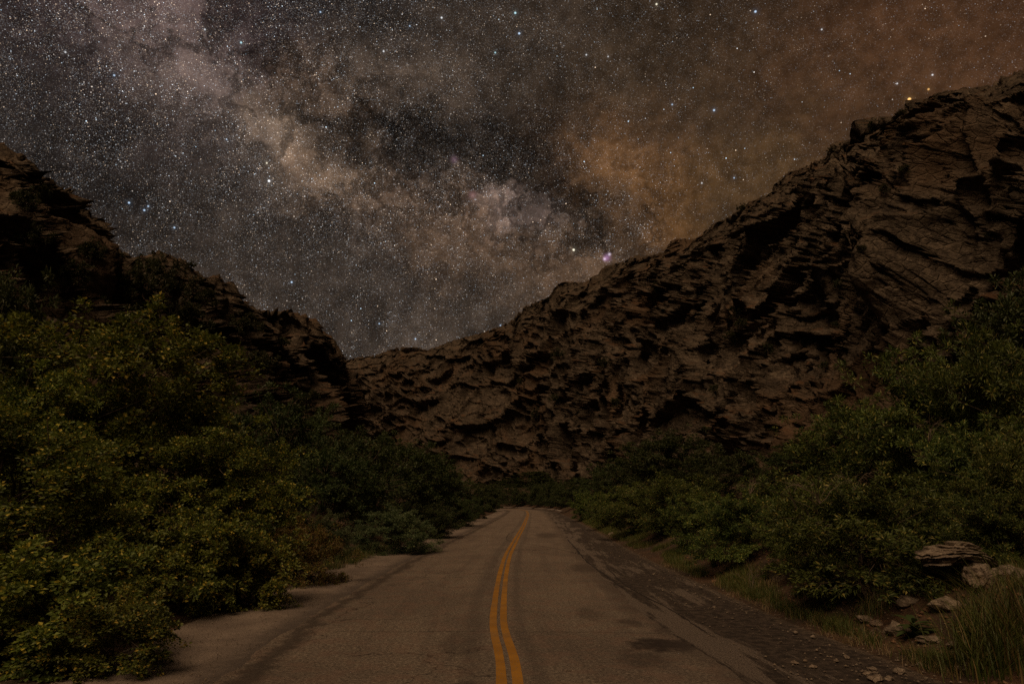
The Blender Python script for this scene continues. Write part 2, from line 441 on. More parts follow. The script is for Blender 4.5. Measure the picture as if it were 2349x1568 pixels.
tan = np.gradient(path, axis=0); tan /= np.linalg.norm(tan, axis=1)[:, None]
nrm = np.stack([tan[:, 1], -tan[:, 0]], 1)        # to the right of travel
along = L_-np.interp(0.0, path[:400, 1], L_[:400])  # 0 under the camera, grows ahead

def lateral(x, y):
    """signed distance to the centre line (right positive)"""
    x, y = np.atleast_1d(np.asarray(x, float)), np.atleast_1d(np.asarray(y, float)); out = np.empty(x.size)
    for a in range(0, x.size, 20000):
        xs, ys = x.ravel()[a:a+20000], y.ravel()[a:a+20000]
        d2 = (xs[:, None]-path[None, ::3, 0])**2+(ys[:, None]-path[None, ::3, 1])**2
        k = d2.argmin(1)*3
        sgn = (xs-path[k, 0])*nrm[k, 0]+(ys-path[k, 1])*nrm[k, 1]
        out[a:a+20000] = np.where(np.sqrt(d2.min(1)) > 8, np.sign(sgn)*np.sqrt(d2.min(1)), sgn)
    return out.reshape(x.shape)
RW, LW = 2.25*K, 2.8*K        # pavement half widths
RV, LV = 4.35*K, 4.6*K        # where the verges begin
def ground_z(x, y):
    d = lateral(x, y)
    x = np.atleast_1d(np.asarray(x, float)); y = np.atleast_1d(np.asarray(y, float))
    p = np.stack([x.ravel(), y.ravel(), np.zeros(x.size)], 1)
    n1 = fbm(p/2.2, 4, 11).reshape(x.shape); n2 = fbm(p/9.0, 3, 12).reshape(x.shape)
    right = 0.62*sstep(d, RV-0.1, RV+1.9)+0.16*np.clip(d-RV-1.0, 0, 30)+(0.10*n1+0.25*n2)*sstep(d, RV, RV+2)
    left = 0.10*sstep(-d, LV, LV+1.5)+0.13*np.clip(-d-LV-1.0, 0, 30)+(0.08*n1+0.2*n2)*sstep(-d, LV, LV+2)
    return np.where(d > 0, right, left)-0.05*(1-sstep(np.where(d > 0, d-RV, -d-LV), -0.5, 0.0))

def axis(parts):
    return np.unique(np.round(np.concatenate([np.arange(a, b, s) for a, b, s in parts]), 3))
gx = axis([(-900, -100, 80), (-100, -30, 6), (-30, -9, 0.8), (-9, -4, .22), (-4, 4, 0.5), (4, 10, .14), (10, 18, .4), (18, 40, 1.2), (40, 100, 6), (100, 901, 80)])
gy = axis([(-300, -60, 40), (-60, 4, 2), (4, 22, .16), (22, 45, .4), (45, 120, 1.2), (120, 260, 3), (260, 400, 20), (400, 1201, 80)])
GX, GY = np.meshgrid(gx, gy)
GZ = ground_z(GX.ravel(), GY.ravel())
gV = np.stack([GX.ravel(), GY.ravel(), GZ], 1)

m, t, b, out = material('bank_soil')
p = t.node('ShaderNodeNewGeometry').outputs['Position']
n1 = t.noise(p, 0.7, 5, 0.6); n2 = t.noise(p, 9.0, 5, 0.7); n3 = t.noise(p, 34.0, 4, 0.7)
c = t.mix(t.ramp(n1, 0.35, 0.65), (0.050, 0.036, 0.024), (0.098, 0.056, 0.032))
c = t.mix(t.ramp(n2, 0.40, 0.66, 0, 0.75), c, (0.032, 0.024, 0.017))
c = t.mix(t.ramp(n3, 0.62, 0.72, 0, 0.6), c, (0.17, 0.12, 0.08))
t.put(b.inputs['Base Color'], c); bump(t, b, t.math('ADD', n2, t.math('MULTIPLY', n3, 0.5)), 0.9, 0.06)
M_SOIL = m
obj('ground', mesh('ground', gV, grid_faces(len(gy), len(gx)), smooth=True, mat=M_SOIL), kind='structure')

def ribbon(name, d0, d1, z, mat, a0=-55.0, a1=None, nc=2, wob=0.0, seed=1, wob_side=(1, 1), camber=0.0, step=None):
    a1 = along[-1] if a1 is None else a1
    A = [a0]
    while A[-1] < a1: A.append(A[-1]+(step if step else max(0.12, 0.012*abs(A[-1]))))
    A = np.array(A)
    c = np.stack([np.interp(A, along, path[:, k]) for k in (0, 1)], 1)
    nn = np.stack([np.interp(A, along, nrm[:, k]) for k in (0, 1)], 1)
    s = np.linspace(0, 1, nc)
    D = np.broadcast_to(d0+(d1-d0)*s[None, :], (len(A), nc)).copy()
    if wob:
        for col_, sd in ((0, seed), (nc-1, seed+9)):
            if wob_side[0 if col_ == 0 else 1]:
                q = np.stack([A*0.7, np.full(len(A), 3.1*sd), np.zeros(len(A))], 1)
                D[:, col_] += wob*fbm(q, 6, sd, 0.7)
    X = c[:, None, 0]+nn[:, None, 0]*D; Y = c[:, None, 1]+nn[:, None, 1]*D
    Z = z-camber*np.abs(D)
    V = np.stack([X, Y, Z], 2).reshape(-1, 3)
    uv = np.stack([D, np.broadcast_to(A[:, None], D.shape)], 2).reshape(-1, 2)
    return mesh(name, V, grid_faces(len(A), nc), uv=uv, smooth=True, mat=mat)

# asphalt: worn chip seal with a seam, old spills and darker wheel tracks
m, t, b, out = material('asphalt')
uvn = t.node('ShaderNodeUVMap', uv_map='metres').outputs['UV']
s = t.node('ShaderNodeSeparateXYZ'); t.put(s.inputs[0], uvn)
U, V_ = s.outputs['X'], s.outputs['Y']
chip = t.noise(uvn, 24.0, 4, 0.8, dim='2D'); chip2 = t.noise(uvn, 150.0, 2, 0.6, dim='2D'); big = t.noise(uvn, 0.45, 5, 0.6, dim='2D')
strk = t.node('ShaderNodeMapping'); strk.inputs['Scale'].default_value = (1.6, 0.12, 1); t.put(strk.inputs['Vector'], uvn)
sk = t.noise(strk.outputs[0], 1.2, 5, 0.6, 0.3, dim='2D')
c = t.mix(t.ramp(big, 0.3, 0.7), (0.200, 0.168, 0.132), (0.285, 0.240, 0.184))
c = t.mix(t.ramp(sk, 0.40, 0.70, 0, 0.40), c, (0.105, 0.088, 0.076))
c = t.mix(t.ramp(chip, 0.36, 0.60, 0.80, 0.0), c, (0.055, 0.045, 0.038))
c = t.mix(t.ramp(chip, 0.58, 0.72, 0, 0.55), c, (0.36, 0.30, 0.225))
c = t.mix(t.ramp(chip2, 0.56, 0.74, 0, 0.5), c, (0.36, 0.30, 0.23))
mot = t.noise(uvn, 11.0, 5, 0.7, dim='2D')
c = t.mix(t.ramp(mot, 0.35, 0.65, 0.45, 0.0), c, (0.088, 0.072, 0.060))
wv = t.vmath('ADD', uvn, t.vmath('SCALE', t.noise(uvn, 1.3, 4, 0.6, out='Color', dim='2D'), scale=1.1))
ck = t.math('MULTIPLY', t.ramp(t.voro(wv, 0.42, 'DISTANCE_TO_EDGE'), 0.012, 0.002), t.ramp(t.noise(uvn, 0.22, 3, 0.6, dim='2D'), 0.46, 0.58))
c = t.mix(t.math('MULTIPLY', ck, 0.75), c, (0.035, 0.028, 0.025))
rosy = t.ramp(t.noise(uvn, 2.6, 3, 0.6, dim='2D'), 0.45, 0.65, 0, 0.35)
c = t.mix(rosy, c, (0.19, 0.125, 0.095))
def stain(u, v, ru, rv, k, colr, wob=0.5):
    global c
    du = t.math('MULTIPLY', t.math('SUBTRACT', U, u), 1/ru); dv = t.math('MULTIPLY', t.math('SUBTRACT', V_, v), 1/rv)
    q = t.math('ADD', t.math('MULTIPLY', du, du), t.math('MULTIPLY', dv, dv))
    q = t.math('ADD', q, t.math('MULTIPLY', t.math('SUBTRACT', t.noise(uvn, 4.0, 5, 0.65, dim='2D'), 0.5), wob*4))
    c = t.mix(t.ramp(q, 1.1, 0.1, 0, k), c, colr)
DK = (0.042, 0.034, 0.030)
def sp(u, v): q = at_ground(u, v); return (q[0]-np.interp(q[1], path[:500, 1], path[:500, 0]), q[1])
for (u, v, ru, rv, k) in [(1500, 1455, .66, .50, 1.0), (1470, 1448, .35, .35, .7), (1440, 1480, .40, .6, .35), (1340, 1390, .3, .8, .3), (1470, 1362, .30, .7, .5),
                          (1437, 1350, .32, .8, .45), (1330, 1295, .5, 1.6, .4), (1425, 1407, .24, .5, .45), (1075, 1530, .22, .35, .4), (1050, 1450, .35, 1.0, .25),
                          (1505, 1425, .3, .4, .4), (1255, 1225, .8, 4.0, .4), (1320, 1215, .7, 4.0, .4)]:
    q = sp(u, v); stain(q[0], q[1], ru, rv, min(1.0, k*1.35), DK)
# darker rubbed bands beside the centre line
for (u0, w_) in ((-0.42, 0.22), (0.40, 0.16)):
    bnd = t.ramp(t.math('ABSOLUTE', t.math('SUBTRACT', U, t.math('ADD', u0, t.math('MULTIPLY', t.math('SUBTRACT', sk, 0.5), 0.3)))), w_, 0.02, 0, 0.42)
    c = t.mix(bnd, c, (0.085, 0.072, 0.062))
ed = t.math('ADD', U, t.math('MULTIPLY', t.math('SUBTRACT', t.noise(uvn, 1.2, 6, 0.7, dim='2D'), 0.5), 0.9))
c = t.mix(t.ramp(t.math('ABSOLUTE', t.math('ADD', ed, LW-0.22)), 0.26, 0.02, 0, 0.75), c, (0.050, 0.042, 0.036))
c = t.mix(t.ramp(ed, RW-0.55, RW+0.05, 0, 0.55), c, (0.075, 0.062, 0.052))
t.put(b.inputs['Base Color'], c)
bump(t, b, t.math('ADD', chip, t.math('MULTIPLY', chip2, 0.6)), 0.9, 0.02)
b.inputs['Roughness'].default_value = 0.95; b.inputs['Specular IOR Level'].default_value = 0.05
M_ASPH = m
road = obj('road', ribbon('road', -LW, RW, 0.012, M_ASPH, nc=18, wob=0.22, seed=3, camber=0.006), kind='structure')

# yellow paint, chipped along its edges
m, t, b, out = material('yellow_paint')
uvn = t.node('ShaderNodeUVMap', uv_map='metres').outputs['UV']
n1 = t.noise(uvn, 26.0, 5, 0.75, dim='2D'); n2 = t.noise(uvn, 1.6, 3, 0.6, dim='2D'); n3 = t.noise(uvn, 120.0, 2, 0.6, dim='2D')
c = t.mix(t.ramp(n2, 0.3, 0.7), (0.25, 0.120, 0.016), (0.33, 0.160, 0.020))
c = t.mix(t.ramp(n3, 0.5, 0.75, 0, 0.35), c, (0.22, 0.10, 0.012))
c = t.mix(t.ramp(n1, 0.55, 0.68, 0, 0.8), c, (0.14, 0.11, 0.085))
c = t.mix(t.ramp(t.noise(uvn, 0.35, 4, 0.6, dim='2D'), 0.45, 0.65, 0, 0.5), c, (0.16, 0.105, 0.05))
t.put(b.inputs['Base Color'], c); bump(t, b, n3, 0.5, 0.006); b.inputs['Roughness'].default_value = 0.75
M_PAINT = m
lw = 0.118
for d0, sd in ((-0.090-lw/2+0.0, 21), (0.090-lw/2, 31)):
    obj('lane_marking', ribbon('lane_marking', d0, d0+lw, 0.0165, M_PAINT, nc=2, wob=0.013, seed=sd, camber=0.006), road)

# tar in cracks and seams: thin ribbons lying on the road
m, t, b, out = material('tar')
b.inputs['Base Color'].default_value = (0.030, 0.025, 0.022, 1); b.inputs['Roughness'].default_value = 0.7
M_TAR = m
def tar(points, w, seed, kind='tar_seam'):
    P = catmull(np.asarray(points, float), max(24, 12*len(points)))
    r = np.random.default_rng(seed)
    T = np.gradient(P, axis=0); T /= np.linalg.norm(T, axis=1)[:, None]
    N = np.stack([T[:, 1], -T[:, 0]], 1)
    P = P+N*(np.cumsum(r.normal(0, 1, len(P)))*0.012)[:, None]
    ww = w*(0.35+r.random(len(P)))
    V = np.concatenate([np.c_[P-N*ww[:, None], np.full(len(P), 0.0148)], np.c_[P+N*ww[:, None], np.full(len(P), 0.0148)]])
    V[:, 2] -= 0.006*np.abs(lateral(V[:, 0], V[:, 1]))
    n = len(P); a = np.arange(n-1)
    obj(kind, mesh(kind, V, np.stack([a, a+1, a+1+n, a+n], 1), mat=M_TAR), road)
g2 = lambda *pts: [at_ground(u, v)[:2] for u, v in pts]
tar(g2((760, 1447), (950, 1448), (1140, 1449), (1330, 1450), (1520, 1452)), 0.006, 1)
tar(g2((1168, 1222), (1162, 1236), (1180, 1243), (1230, 1250), (1300, 1262), (1330, 1270)), 0.022, 2)
tar(g2((1170, 1222), (1200, 1216), (1235, 1222)), 0.02, 3)
tar(g2((1302, 1236), (1340, 1280), (1385, 1318), (1420, 1345)), 0.03, 4)
tar(g2((1390, 1300), (1440, 1345), (1520, 1392), (1590, 1445)), 0.014, 5)

# left shoulder: pale trodden grit; right shoulder: dark dirt with tongues of broken asphalt
m, t, b, out = material('grit')
uvn = t.node('ShaderNodeUVMap', uv_map='metres').outputs['UV']
s = t.node('ShaderNodeSeparateXYZ'); t.put(s.inputs[0], uvn)
n1 = t.noise(uvn, 1.1, 5, 0.6, dim='2D'); n2 = t.noise(uvn, 48.0, 4, 0.75, dim='2D'); n3 = t.noise(uvn, 7.0, 4, 0.6, dim='2D')
c = t.mix(t.ramp(n1, 0.3, 0.7), (0.170, 0.138, 0.112), (0.275, 0.225, 0.178))
edge = t.ramp(t.math('ADD', s.outputs['X'], t.math('MULTIPLY', n3, 0.5)), -LW-0.40, -LW+0.25)
c = t.mix(t.math('MULTIPLY', edge, 0.8), c, (0.062, 0.052, 0.045))
c = t.mix(t.ramp(n2, 0.36, 0.60, 0.6, 0.0), c, (0.05, 0.042, 0.036))
c = t.mix(t.ramp(n2, 0.60, 0.72, 0, 0.5), c, (0.34, 0.28, 0.22))
t.put(b.inputs['Base Color'], c); bump(t, b, t.math('ADD', n2, n3), 0.8, 0.02)
M_GRIT = m
obj('gravel_shoulder', ribbon('gravel_shoulder', -LV-0.8, -LW+0.30, 0.001, M_GRIT, nc=8, camber=0.004), kind='structure')
m, t, b, out = material('shoulder_dirt')
uvn = t.node('ShaderNodeUVMap', uv_map='metres').outputs['UV']
s = t.node('ShaderNodeSeparateXYZ'); t.put(s.inputs[0], uvn)
mp = t.node('ShaderNodeMapping'); mp.inputs['Scale'].default_value = (1.5, 0.16, 1); mp.inputs['Rotation'].default_value = (0, 0, 0.05); t.put(mp.inputs['Vector'], uvn)
n1 = t.noise(mp.outputs[0], 1.1, 8, 0.72, 0.0, dim='2D'); n2 = t.noise(uvn, 40.0, 5, 0.75, dim='2D'); n3 = t.noise(uvn, 6.0, 5, 0.65, dim='2D')
c = t.mix(t.ramp(n3, 0.35, 0.68), (0.030, 0.024, 0.020), (0.082, 0.064, 0.050))
tong = t.ramp(t.math('SUBTRACT', n1, t.math('MULTIPLY', t.math('SUBTRACT', s.outputs['X'], RW), 0.085)), 0.40, 0.48)
asp = t.mix(t.ramp(n2, 0.35, 0.65), (0.085, 0.070, 0.058), (0.20, 0.165, 0.132))
c = t.mix(t.math('MULTIPLY', tong, 0.9), c, asp)
edge = t.ramp(t.math('ADD', s.outputs['X'], t.math('MULTIPLY', n3, 0.7)), RV-0.2, RV+0.5)
c = t.mix(t.math('MULTIPLY', edge, 0.8), c, (0.19, 0.145, 0.10))
c = t.mix(t.ramp(n2, 0.66, 0.74, 0, 0.55), c, (0.24, 0.20, 0.155))
c = t.mix(t.ramp(n2, 0.30, 0.46, 0.5, 0), c, (0.02, 0.016, 0.013))
t.put(b.inputs['Base Color'], c)
bump(t, b, t.math('ADD', t.math('MULTIPLY', tong, 0.8), t.math('ADD', n2, t.math('MULTIPLY', n3, 1.2))), 0.9, 0.035)
M_DIRT = m
obj('dirt_shoulder', ribbon('dirt_shoulder', RW-0.30, RV+0.5, 0.001, M_DIRT, nc=10, camber=0.004), kind='structure')
# pale concrete kerb round the outside of the far bend
kb = []
m, t, b, out = material('kerb_concrete')
n = t.noise(t.node('ShaderNodeTexCoord').outputs['Object'], 3.0, 4, 0.6)
t.put(b.inputs['Base Color'], t.mix(n, (0.20, 0.17, 0.14), (0.36, 0.31, 0.26))); M_KERB = m
A = np.arange(112, 215, 1.0)
c_ = np.stack([np.interp(A, along, path[:, k]) for k in (0, 1)], 1); n_ = np.stack([np.interp(A, along, nrm[:, k]) for k in (0, 1)], 1)
V = np.concatenate([np.c_[c_+n_*d, np.full(len(A), z)] for d, z in ((RV+.1, -.1), (RV+.1, .22), (RV+.5, .24), (RV+.5, -.1))]).reshape(4, len(A), 3)
Fk = grid_faces(4, len(A))
obj('kerb', mesh('kerb', V.reshape(-1, 3), Fk, mat=M_KERB), kind='structure')

# ------------------------------------------------------------------ canyon walls
def bed(P):   # rotate into the dipping bedding
    a, b_ = math.radians(16), math.radians(-24)
    x, y, z = P[:, 0], P[:, 1], P[:, 2]
    y, z = y*math.cos(a)-z*math.sin(a), y*math.sin(a)+z*math.cos(a)
    x, z = x*math.cos(b_)+z*math.sin(b_), -x*math.sin(b_)+z*math.cos(b_)
    return np.stack([x, y, z], 1)
def canyon_wall(name, base, ridge, ncol, nrow, flip, hollows, seed, max_blocks, power=1.2, big=1.0, ragged=1.0, sky_line=None, view=(-0.8, 0.8)):
    base = np.asarray(base, float); ridge = np.asarray(ridge, float)
    n0 = 600
    Bc, Rc = catmull(base, n0), catmull(ridge, n0)
    mid = 0.5*(Bc[:, :2]+Rc[:, :2]); d = np.linalg.norm(mid, axis=1)
    step = np.r_[0, np.linalg.norm(np.diff(mid, axis=0), axis=1)]/np.maximum(d, 25)
    az = np.unwrap(np.arctan2(Rc[:, 0], np.maximum(Rc[:, 1], 1.0))); azm = np.unwrap(np.arctan2(mid[:, 0], np.maximum(mid[:, 1], 1.0)))
    inview = (az > view[0]) & (az < view[1]) & (Rc[:, 1] > 5)
    turn = np.r_[0, np.abs(np.diff(az))]*0.6+np.r_[0, np.abs(np.diff(azm))]*0.4
    step = np.where(inview, turn+0.12*step, 0.05*step)
    cum = np.cumsum(step); q = np.linspace(0, cum[-1], ncol)
    ip = lambda C: np.stack([np.interp(q, cum, C[:, k]) for k in range(3)], 1)
    Bc, Rc = ip(Bc), ip(Rc)
    back = int(nrow*0.10)
    tt = np.linspace(0, 1, nrow-back)
    h = tt**power
    P = Bc[None]+(Rc-Bc)[None]*np.stack([h, h, tt], 1)[:, None, :]
    outw = Rc-Bc; outw[:, 2] = 0; outw /= np.linalg.norm(outw, axis=1)[:, None]
    tb = np.linspace(0, 1, back+1)[1:]
    Pb = Rc[None]+outw[None]*(tb*22)[:, None, None]; Pb[:, :, 2] -= (tb**1.4*16)[:, None]
    P = np.concatenate([P, Pb]); tfull = np.r_[tt, 1+tb]
    gs = np.gradient(P, axis=1); gt = np.gradient(P, axis=0)
    N = np.cross(gs, gt); N /= np.linalg.norm(N, axis=2)[..., None]+1e-9
    if flip: N = -N
    N[..., 2] = np.maximum(N[..., 2], -0.1)*1.0+0.55*sstep(tfull, 0.75, 1.0)[:, None]; N /= np.linalg.norm(N, axis=2)[..., None]
    Pf, Nf = P.reshape(-1, 3), N.reshape(-1, 3); T = np.repeat(tfull, ncol)
    shp = P.shape
    def normals(V):
        G = V.reshape(shp); n_ = np.cross(np.gradient(G, axis=1), np.gradient(G, axis=0))
        if flip: n_ = -n_
        n_ /= np.linalg.norm(n_, axis=2)[..., None]+1e-9
        for ax in (0, 1, 0, 1, 0, 1):
            n_ = n_+np.roll(n_, 1, ax)+np.roll(n_, -1, ax)+0.5*(np.roll(n_, 2, ax)+np.roll(n_, -2, ax))
        return (n_/(np.linalg.norm(n_, axis=2)[..., None]+1e-9)).reshape(-1, 3)
    wrp = lambda X, a, l, sd: X+np.stack([a*fbm(X/l, 3, sd+k) for k in range(3)], 1)
    fade = 1-0.35*sstep(T, 0.80, 1.0); keep = 1-0.6*sstep(T, 1.02, 1.2)
    far = sstep(np.linalg.norm(Pf, axis=1), 90, 220)
    gul = -np.abs(fbm(Pf/np.array([16.0, 16.0, 40.0]), 3, seed+8))
    Q = bed(wrp(Pf, 1.8, 8.0, seed+60))
    b0, _ = domes(Q/np.array([15.0, 15.0, 12.0]), seed+7, 0.6, 0.9, 0.5, 0.05)
    y1 = Q[:, 2]/8.0+1.6*fbm(Pf/18.0, 3, seed+20); s1 = y1-np.floor(y1)   # broad ledges
    saw = lambda f: np.where(f < 0.75, f/0.75, (1-f)/0.25)-0.5
    disp = fade*(big*3.4*fbm(Pf/24.0, 3, seed+5)+big*7.5*gul+(3.4+1.4*far)*b0+0.6*saw(s1))+0.9*big
    V = Pf+Nf*(disp*keep)[:, None]
    rough = 0.45+1.0*sstep(fbm(Pf/30.0, 2, seed+40), -0.25, 0.35)     # some faces massive, others broken
    jt = np.abs(fbm(V/np.array([5.0, 5.0, 22.0]), 2, seed+33)); V = V-Nf*((1-sstep(jt, 0.0, 0.07))*1.3*keep)[:, None]     # upright joints
    b1, id1 = domes(bed(wrp(V, 1.2, 5.0, seed+64))/np.array([7.6, 7.6, 6.6]), seed+1, 0.9, 0.9, 0.9, 0.05)
    V = V+Nf*((1-0.25*sstep(T, .85, 1))*(2.1+0.6*far)*rough*b1*keep)[:, None]
    N1 = normals(V); dcam = np.linalg.norm(V, axis=1); near = 1-sstep(dcam, 90, 230)
    b2, id2 = domes(bed(wrp(V, 0.6, 2.2, seed+68))/np.array([2.8, 2.8, 2.4]), seed+2, 0.9, 0.9, 0.6, 0.06)
    V = V+N1*((0.34+0.26*near)*rough*ragged*b2*keep)[:, None]
    N1 = normals(V)
    b3, id3 = domes(bed(V)/np.array([1.15, 1.15, 0.95]), seed+3, 0.9, 0.8, 0.5, 0.08)
    V = V+N1*(((0.10+0.20*near)*b3+0.14*near*fbm(V/0.8, 3, seed+9))*keep)[:, None]
    tone = 0.5+0.30*(h01(rehash(id1, 31))-0.5)+0.45*(h01(rehash(id2, 32))-0.5)+0.2*(h01(rehash(id3, 33))-0.5)
    for (u, v, r, dep) in hollows:      # caves and overhung recesses at the places the photograph shows them
        rel = V-np.array([0, 0, HC]); dd = ray(u, v)
        pc = (rel@dd)/np.linalg.norm(dd); off = np.linalg.norm(rel-pc[:, None]*dd/np.linalg.norm(dd), axis=1)/np.maximum(pc, 1)
        off[T > 1] = 9
        k = off.argmin(); ctr = V[k].copy()
        e = (V-ctr)/np.array([r[0], r[0], r[1]]); w = np.exp(-(e**2).sum(1)**1.5)
        V = V-Nf*(w*dep)[:, None]+np.array([0, 0, 1.0])*(w*dep*0.25)[:, None]
    # settle the skyline on the profile read from the photograph (each column at its own distance)
    for it in range(3):
        G = V.reshape(shp); rel = G-np.array([0, 0, HC])
        dep = rel[..., 1]*CP+rel[..., 2]*SP; yc = (-rel[..., 1]*SP+rel[..., 2]*CP)/np.maximum(dep, 1)
        uu = CX+F*rel[..., 0]/np.maximum(dep, 1); vv = np.where(dep > 5, CY-F*yc, 9e3)
        k = vv.argmin(0); c_ = np.arange(ncol)
        want = np.interp(uu[k, c_], sky_line[:, 0], sky_line[:, 1])
        ok = (G[k, c_, 1] > 20) & (uu[k, c_] > -500) & (uu[k, c_] < 2900)
        dz = np.where(ok, (vv[k, c_]-want)*dep[k, c_]/F, np.nan)
        good = ~np.isnan(dz); dz = np.interp(c_, c_[good], dz[good])
        ker = np.ones(9)/9; dz = np.convolve(np.pad(dz, 4, mode='edge'), ker, 'valid'); dz = np.clip(dz, -14, 14)
        V = V.copy(); V[:, 2] += (sstep(tfull, 0.25, 1.0)[:, None]*dz[None]).ravel()
    Fc = grid_faces(len(tfull), ncol)
    if flip: Fc = Fc[:, ::-1]
    # the outcrops that show largest are pieces of their own
    ctr = V[Fc].mean(1); fid = id1[Fc[:, 0]]
    e1, e2 = V[Fc[:, 1]]-V[Fc[:, 0]], V[Fc[:, 2]]-V[Fc[:, 0]]
    fn = np.cross(e1, e2); view = np.array([0, 0, HC])-ctr; dist = np.linalg.norm(view, axis=1)
    wgt = np.maximum((fn*view).sum(1)/dist**3, 0)*(T[Fc[:, 0]] < 1)
    wgt = wgt*((np.abs(ctr[:, 0]) < 0.8*ctr[:, 1]))
    uq, inv = np.unique(fid, return_inverse=True)
    area = np.bincount(inv, wgt)
    order = area.argsort()[::-1][:max_blocks]
    order = [k for k in order if area[k] > 3e-5]
    sel = np.isin(inv, order)
    me = compact(name, V, Fc[~sel], M_ROCK, tone)
    root = obj(name, me, kind='structure')
    for k in order:
        obj('rock_block', compact('rock_block', V, Fc[inv == k], M_ROCK, tone), root)
    return V.reshape(len(tfull), ncol, 3), Nf.reshape(len(tfull), ncol, 3), tfull, root
def compact(name, V, Fc, mat, tone):
    u, inv = np.unique(Fc, return_inverse=True)
    me = mesh(name, V[u], inv.reshape(Fc.shape), smooth=True, mat=mat)
    me.attributes.new('tone', 'FLOAT', 'POINT').data.foreach_set('value', np.ascontiguousarray(tone[u], np.float32))
    return me

SKY_R = np.array([(-600, 850), (780, 828), (830, 818), (860, 815), (900, 800), (950, 795), (980, 803), (1040, 780), (1100, 765), (1150, 748), (1185, 730), (1200, 708), (1240, 690), (1260, 680), (1275, 655), (1300, 645), (1335, 648), (1360, 640),
    (1385, 612), (1430, 600), (1470, 580), (1480, 590), (1530, 578), (1545, 548), (1600, 548), (1630, 520), (1690, 490), (1720, 465), (1770, 445), (1785, 420), (1800, 400), (1850, 382), (1890, 365), (1910, 345), (1950, 318), (1985, 300), (2000, 280),
    (2050, 272), (2085, 262), (2110, 240), (2150, 225), (2170, 212), (2250, 205), (2290, 185), (2310, 170), (2349, 160), (2900, 60)], float)
SKY_L = np.array([(-500, 120), (-100, 300), (0, 345), (40, 370), (75, 405), (105, 440), (130, 470), (150, 488), (185, 490), (195, 520), (220, 545), (255, 570), (280, 585), (340, 590), (375, 578), (400, 590), (440, 620), (470, 640), (500, 632), (515, 650),
    (520, 680), (545, 678), (560, 700), (590, 712), (640, 715), (665, 710), (690, 725), (720, 755), (745, 775), (765, 800), (775, 840), (800, 960), (900, 1040), (3000, 1100)], float)
rid = lambda u, v, D: tuple(at_dist(u, v, D))
R_BASE = [(-260, 300, 0), (-150, 275, 0), (-60, 262, 0), (-14, 252, 0), (16, 222, 0), (23, 175, 0), (23, 140, 0.5), (24, 108, 1), (26, 82, 1.5), (28, 62, 2), (31, 44, 2.5), (35, 24, 3), (37, -10, 3), (38, -60, 2)]
R_RIDGE = [(-300, 420, 75), rid(560, 838, 375), rid(775, 836, 345), rid(985, 806, 318), rid(1190, 728, 285), rid(1370, 640, 245), rid(1545, 556, 205), rid(1690, 492, 175), rid(1800, 440, 150), rid(1910, 368, 128), rid(2150, 250, 96), rid(2345, 225, 74), (80, 5, 38), (85, -60, 40)]
rw = canyon_wall('cliff_east', R_BASE, R_RIDGE, 1420, 330, True,
    [(2150, 560, (3.6, 9.0), 7.5), (2200, 400, (4, 4), 5.5), (1985, 372, (1.6, 1.1), 2.2), (1400, 915, (2.2, 2.6), 3.0), (2060, 690, (2.5, 6), 3.5)], 40, 170, power=1.15, sky_line=SKY_R, view=(-0.30, 0.80))
L_BASE = [(-26, -60, 1), (-22, -20, 1), (-19, 12, 1), (-19, 35, 1), (-21, 60, 1), (-25, 90, 1), (-29, 118, 0.5), (-31, 142, 0), (-33, 163, 0), (-52, 190, 0), (-150, 205, 0)]
L_RIDGE = [(-75, -60, 45), (-70, -10, 42), rid(-420, 150, 62), rid(-10, 392, 74), rid(185, 558, 90), rid(420, 628, 112), rid(540, 692, 130), rid(690, 738, 152), rid(766, 815, 164), (-72, 176, 33), (-165, 190, 30)]
lwl = canyon_wall('cliff_west', L_BASE, L_RIDGE, 640, 290, True, [(330, 680, (3, 3), 3.5), (470, 740, (3, 2.5), 3.0), (140, 640, (3, 4), 3.5), (760, 960, (3, 2), 2.5)], 90, 70, power=1.1, big=0.75, sky_line=SKY_L, view=(-0.80, -0.20))

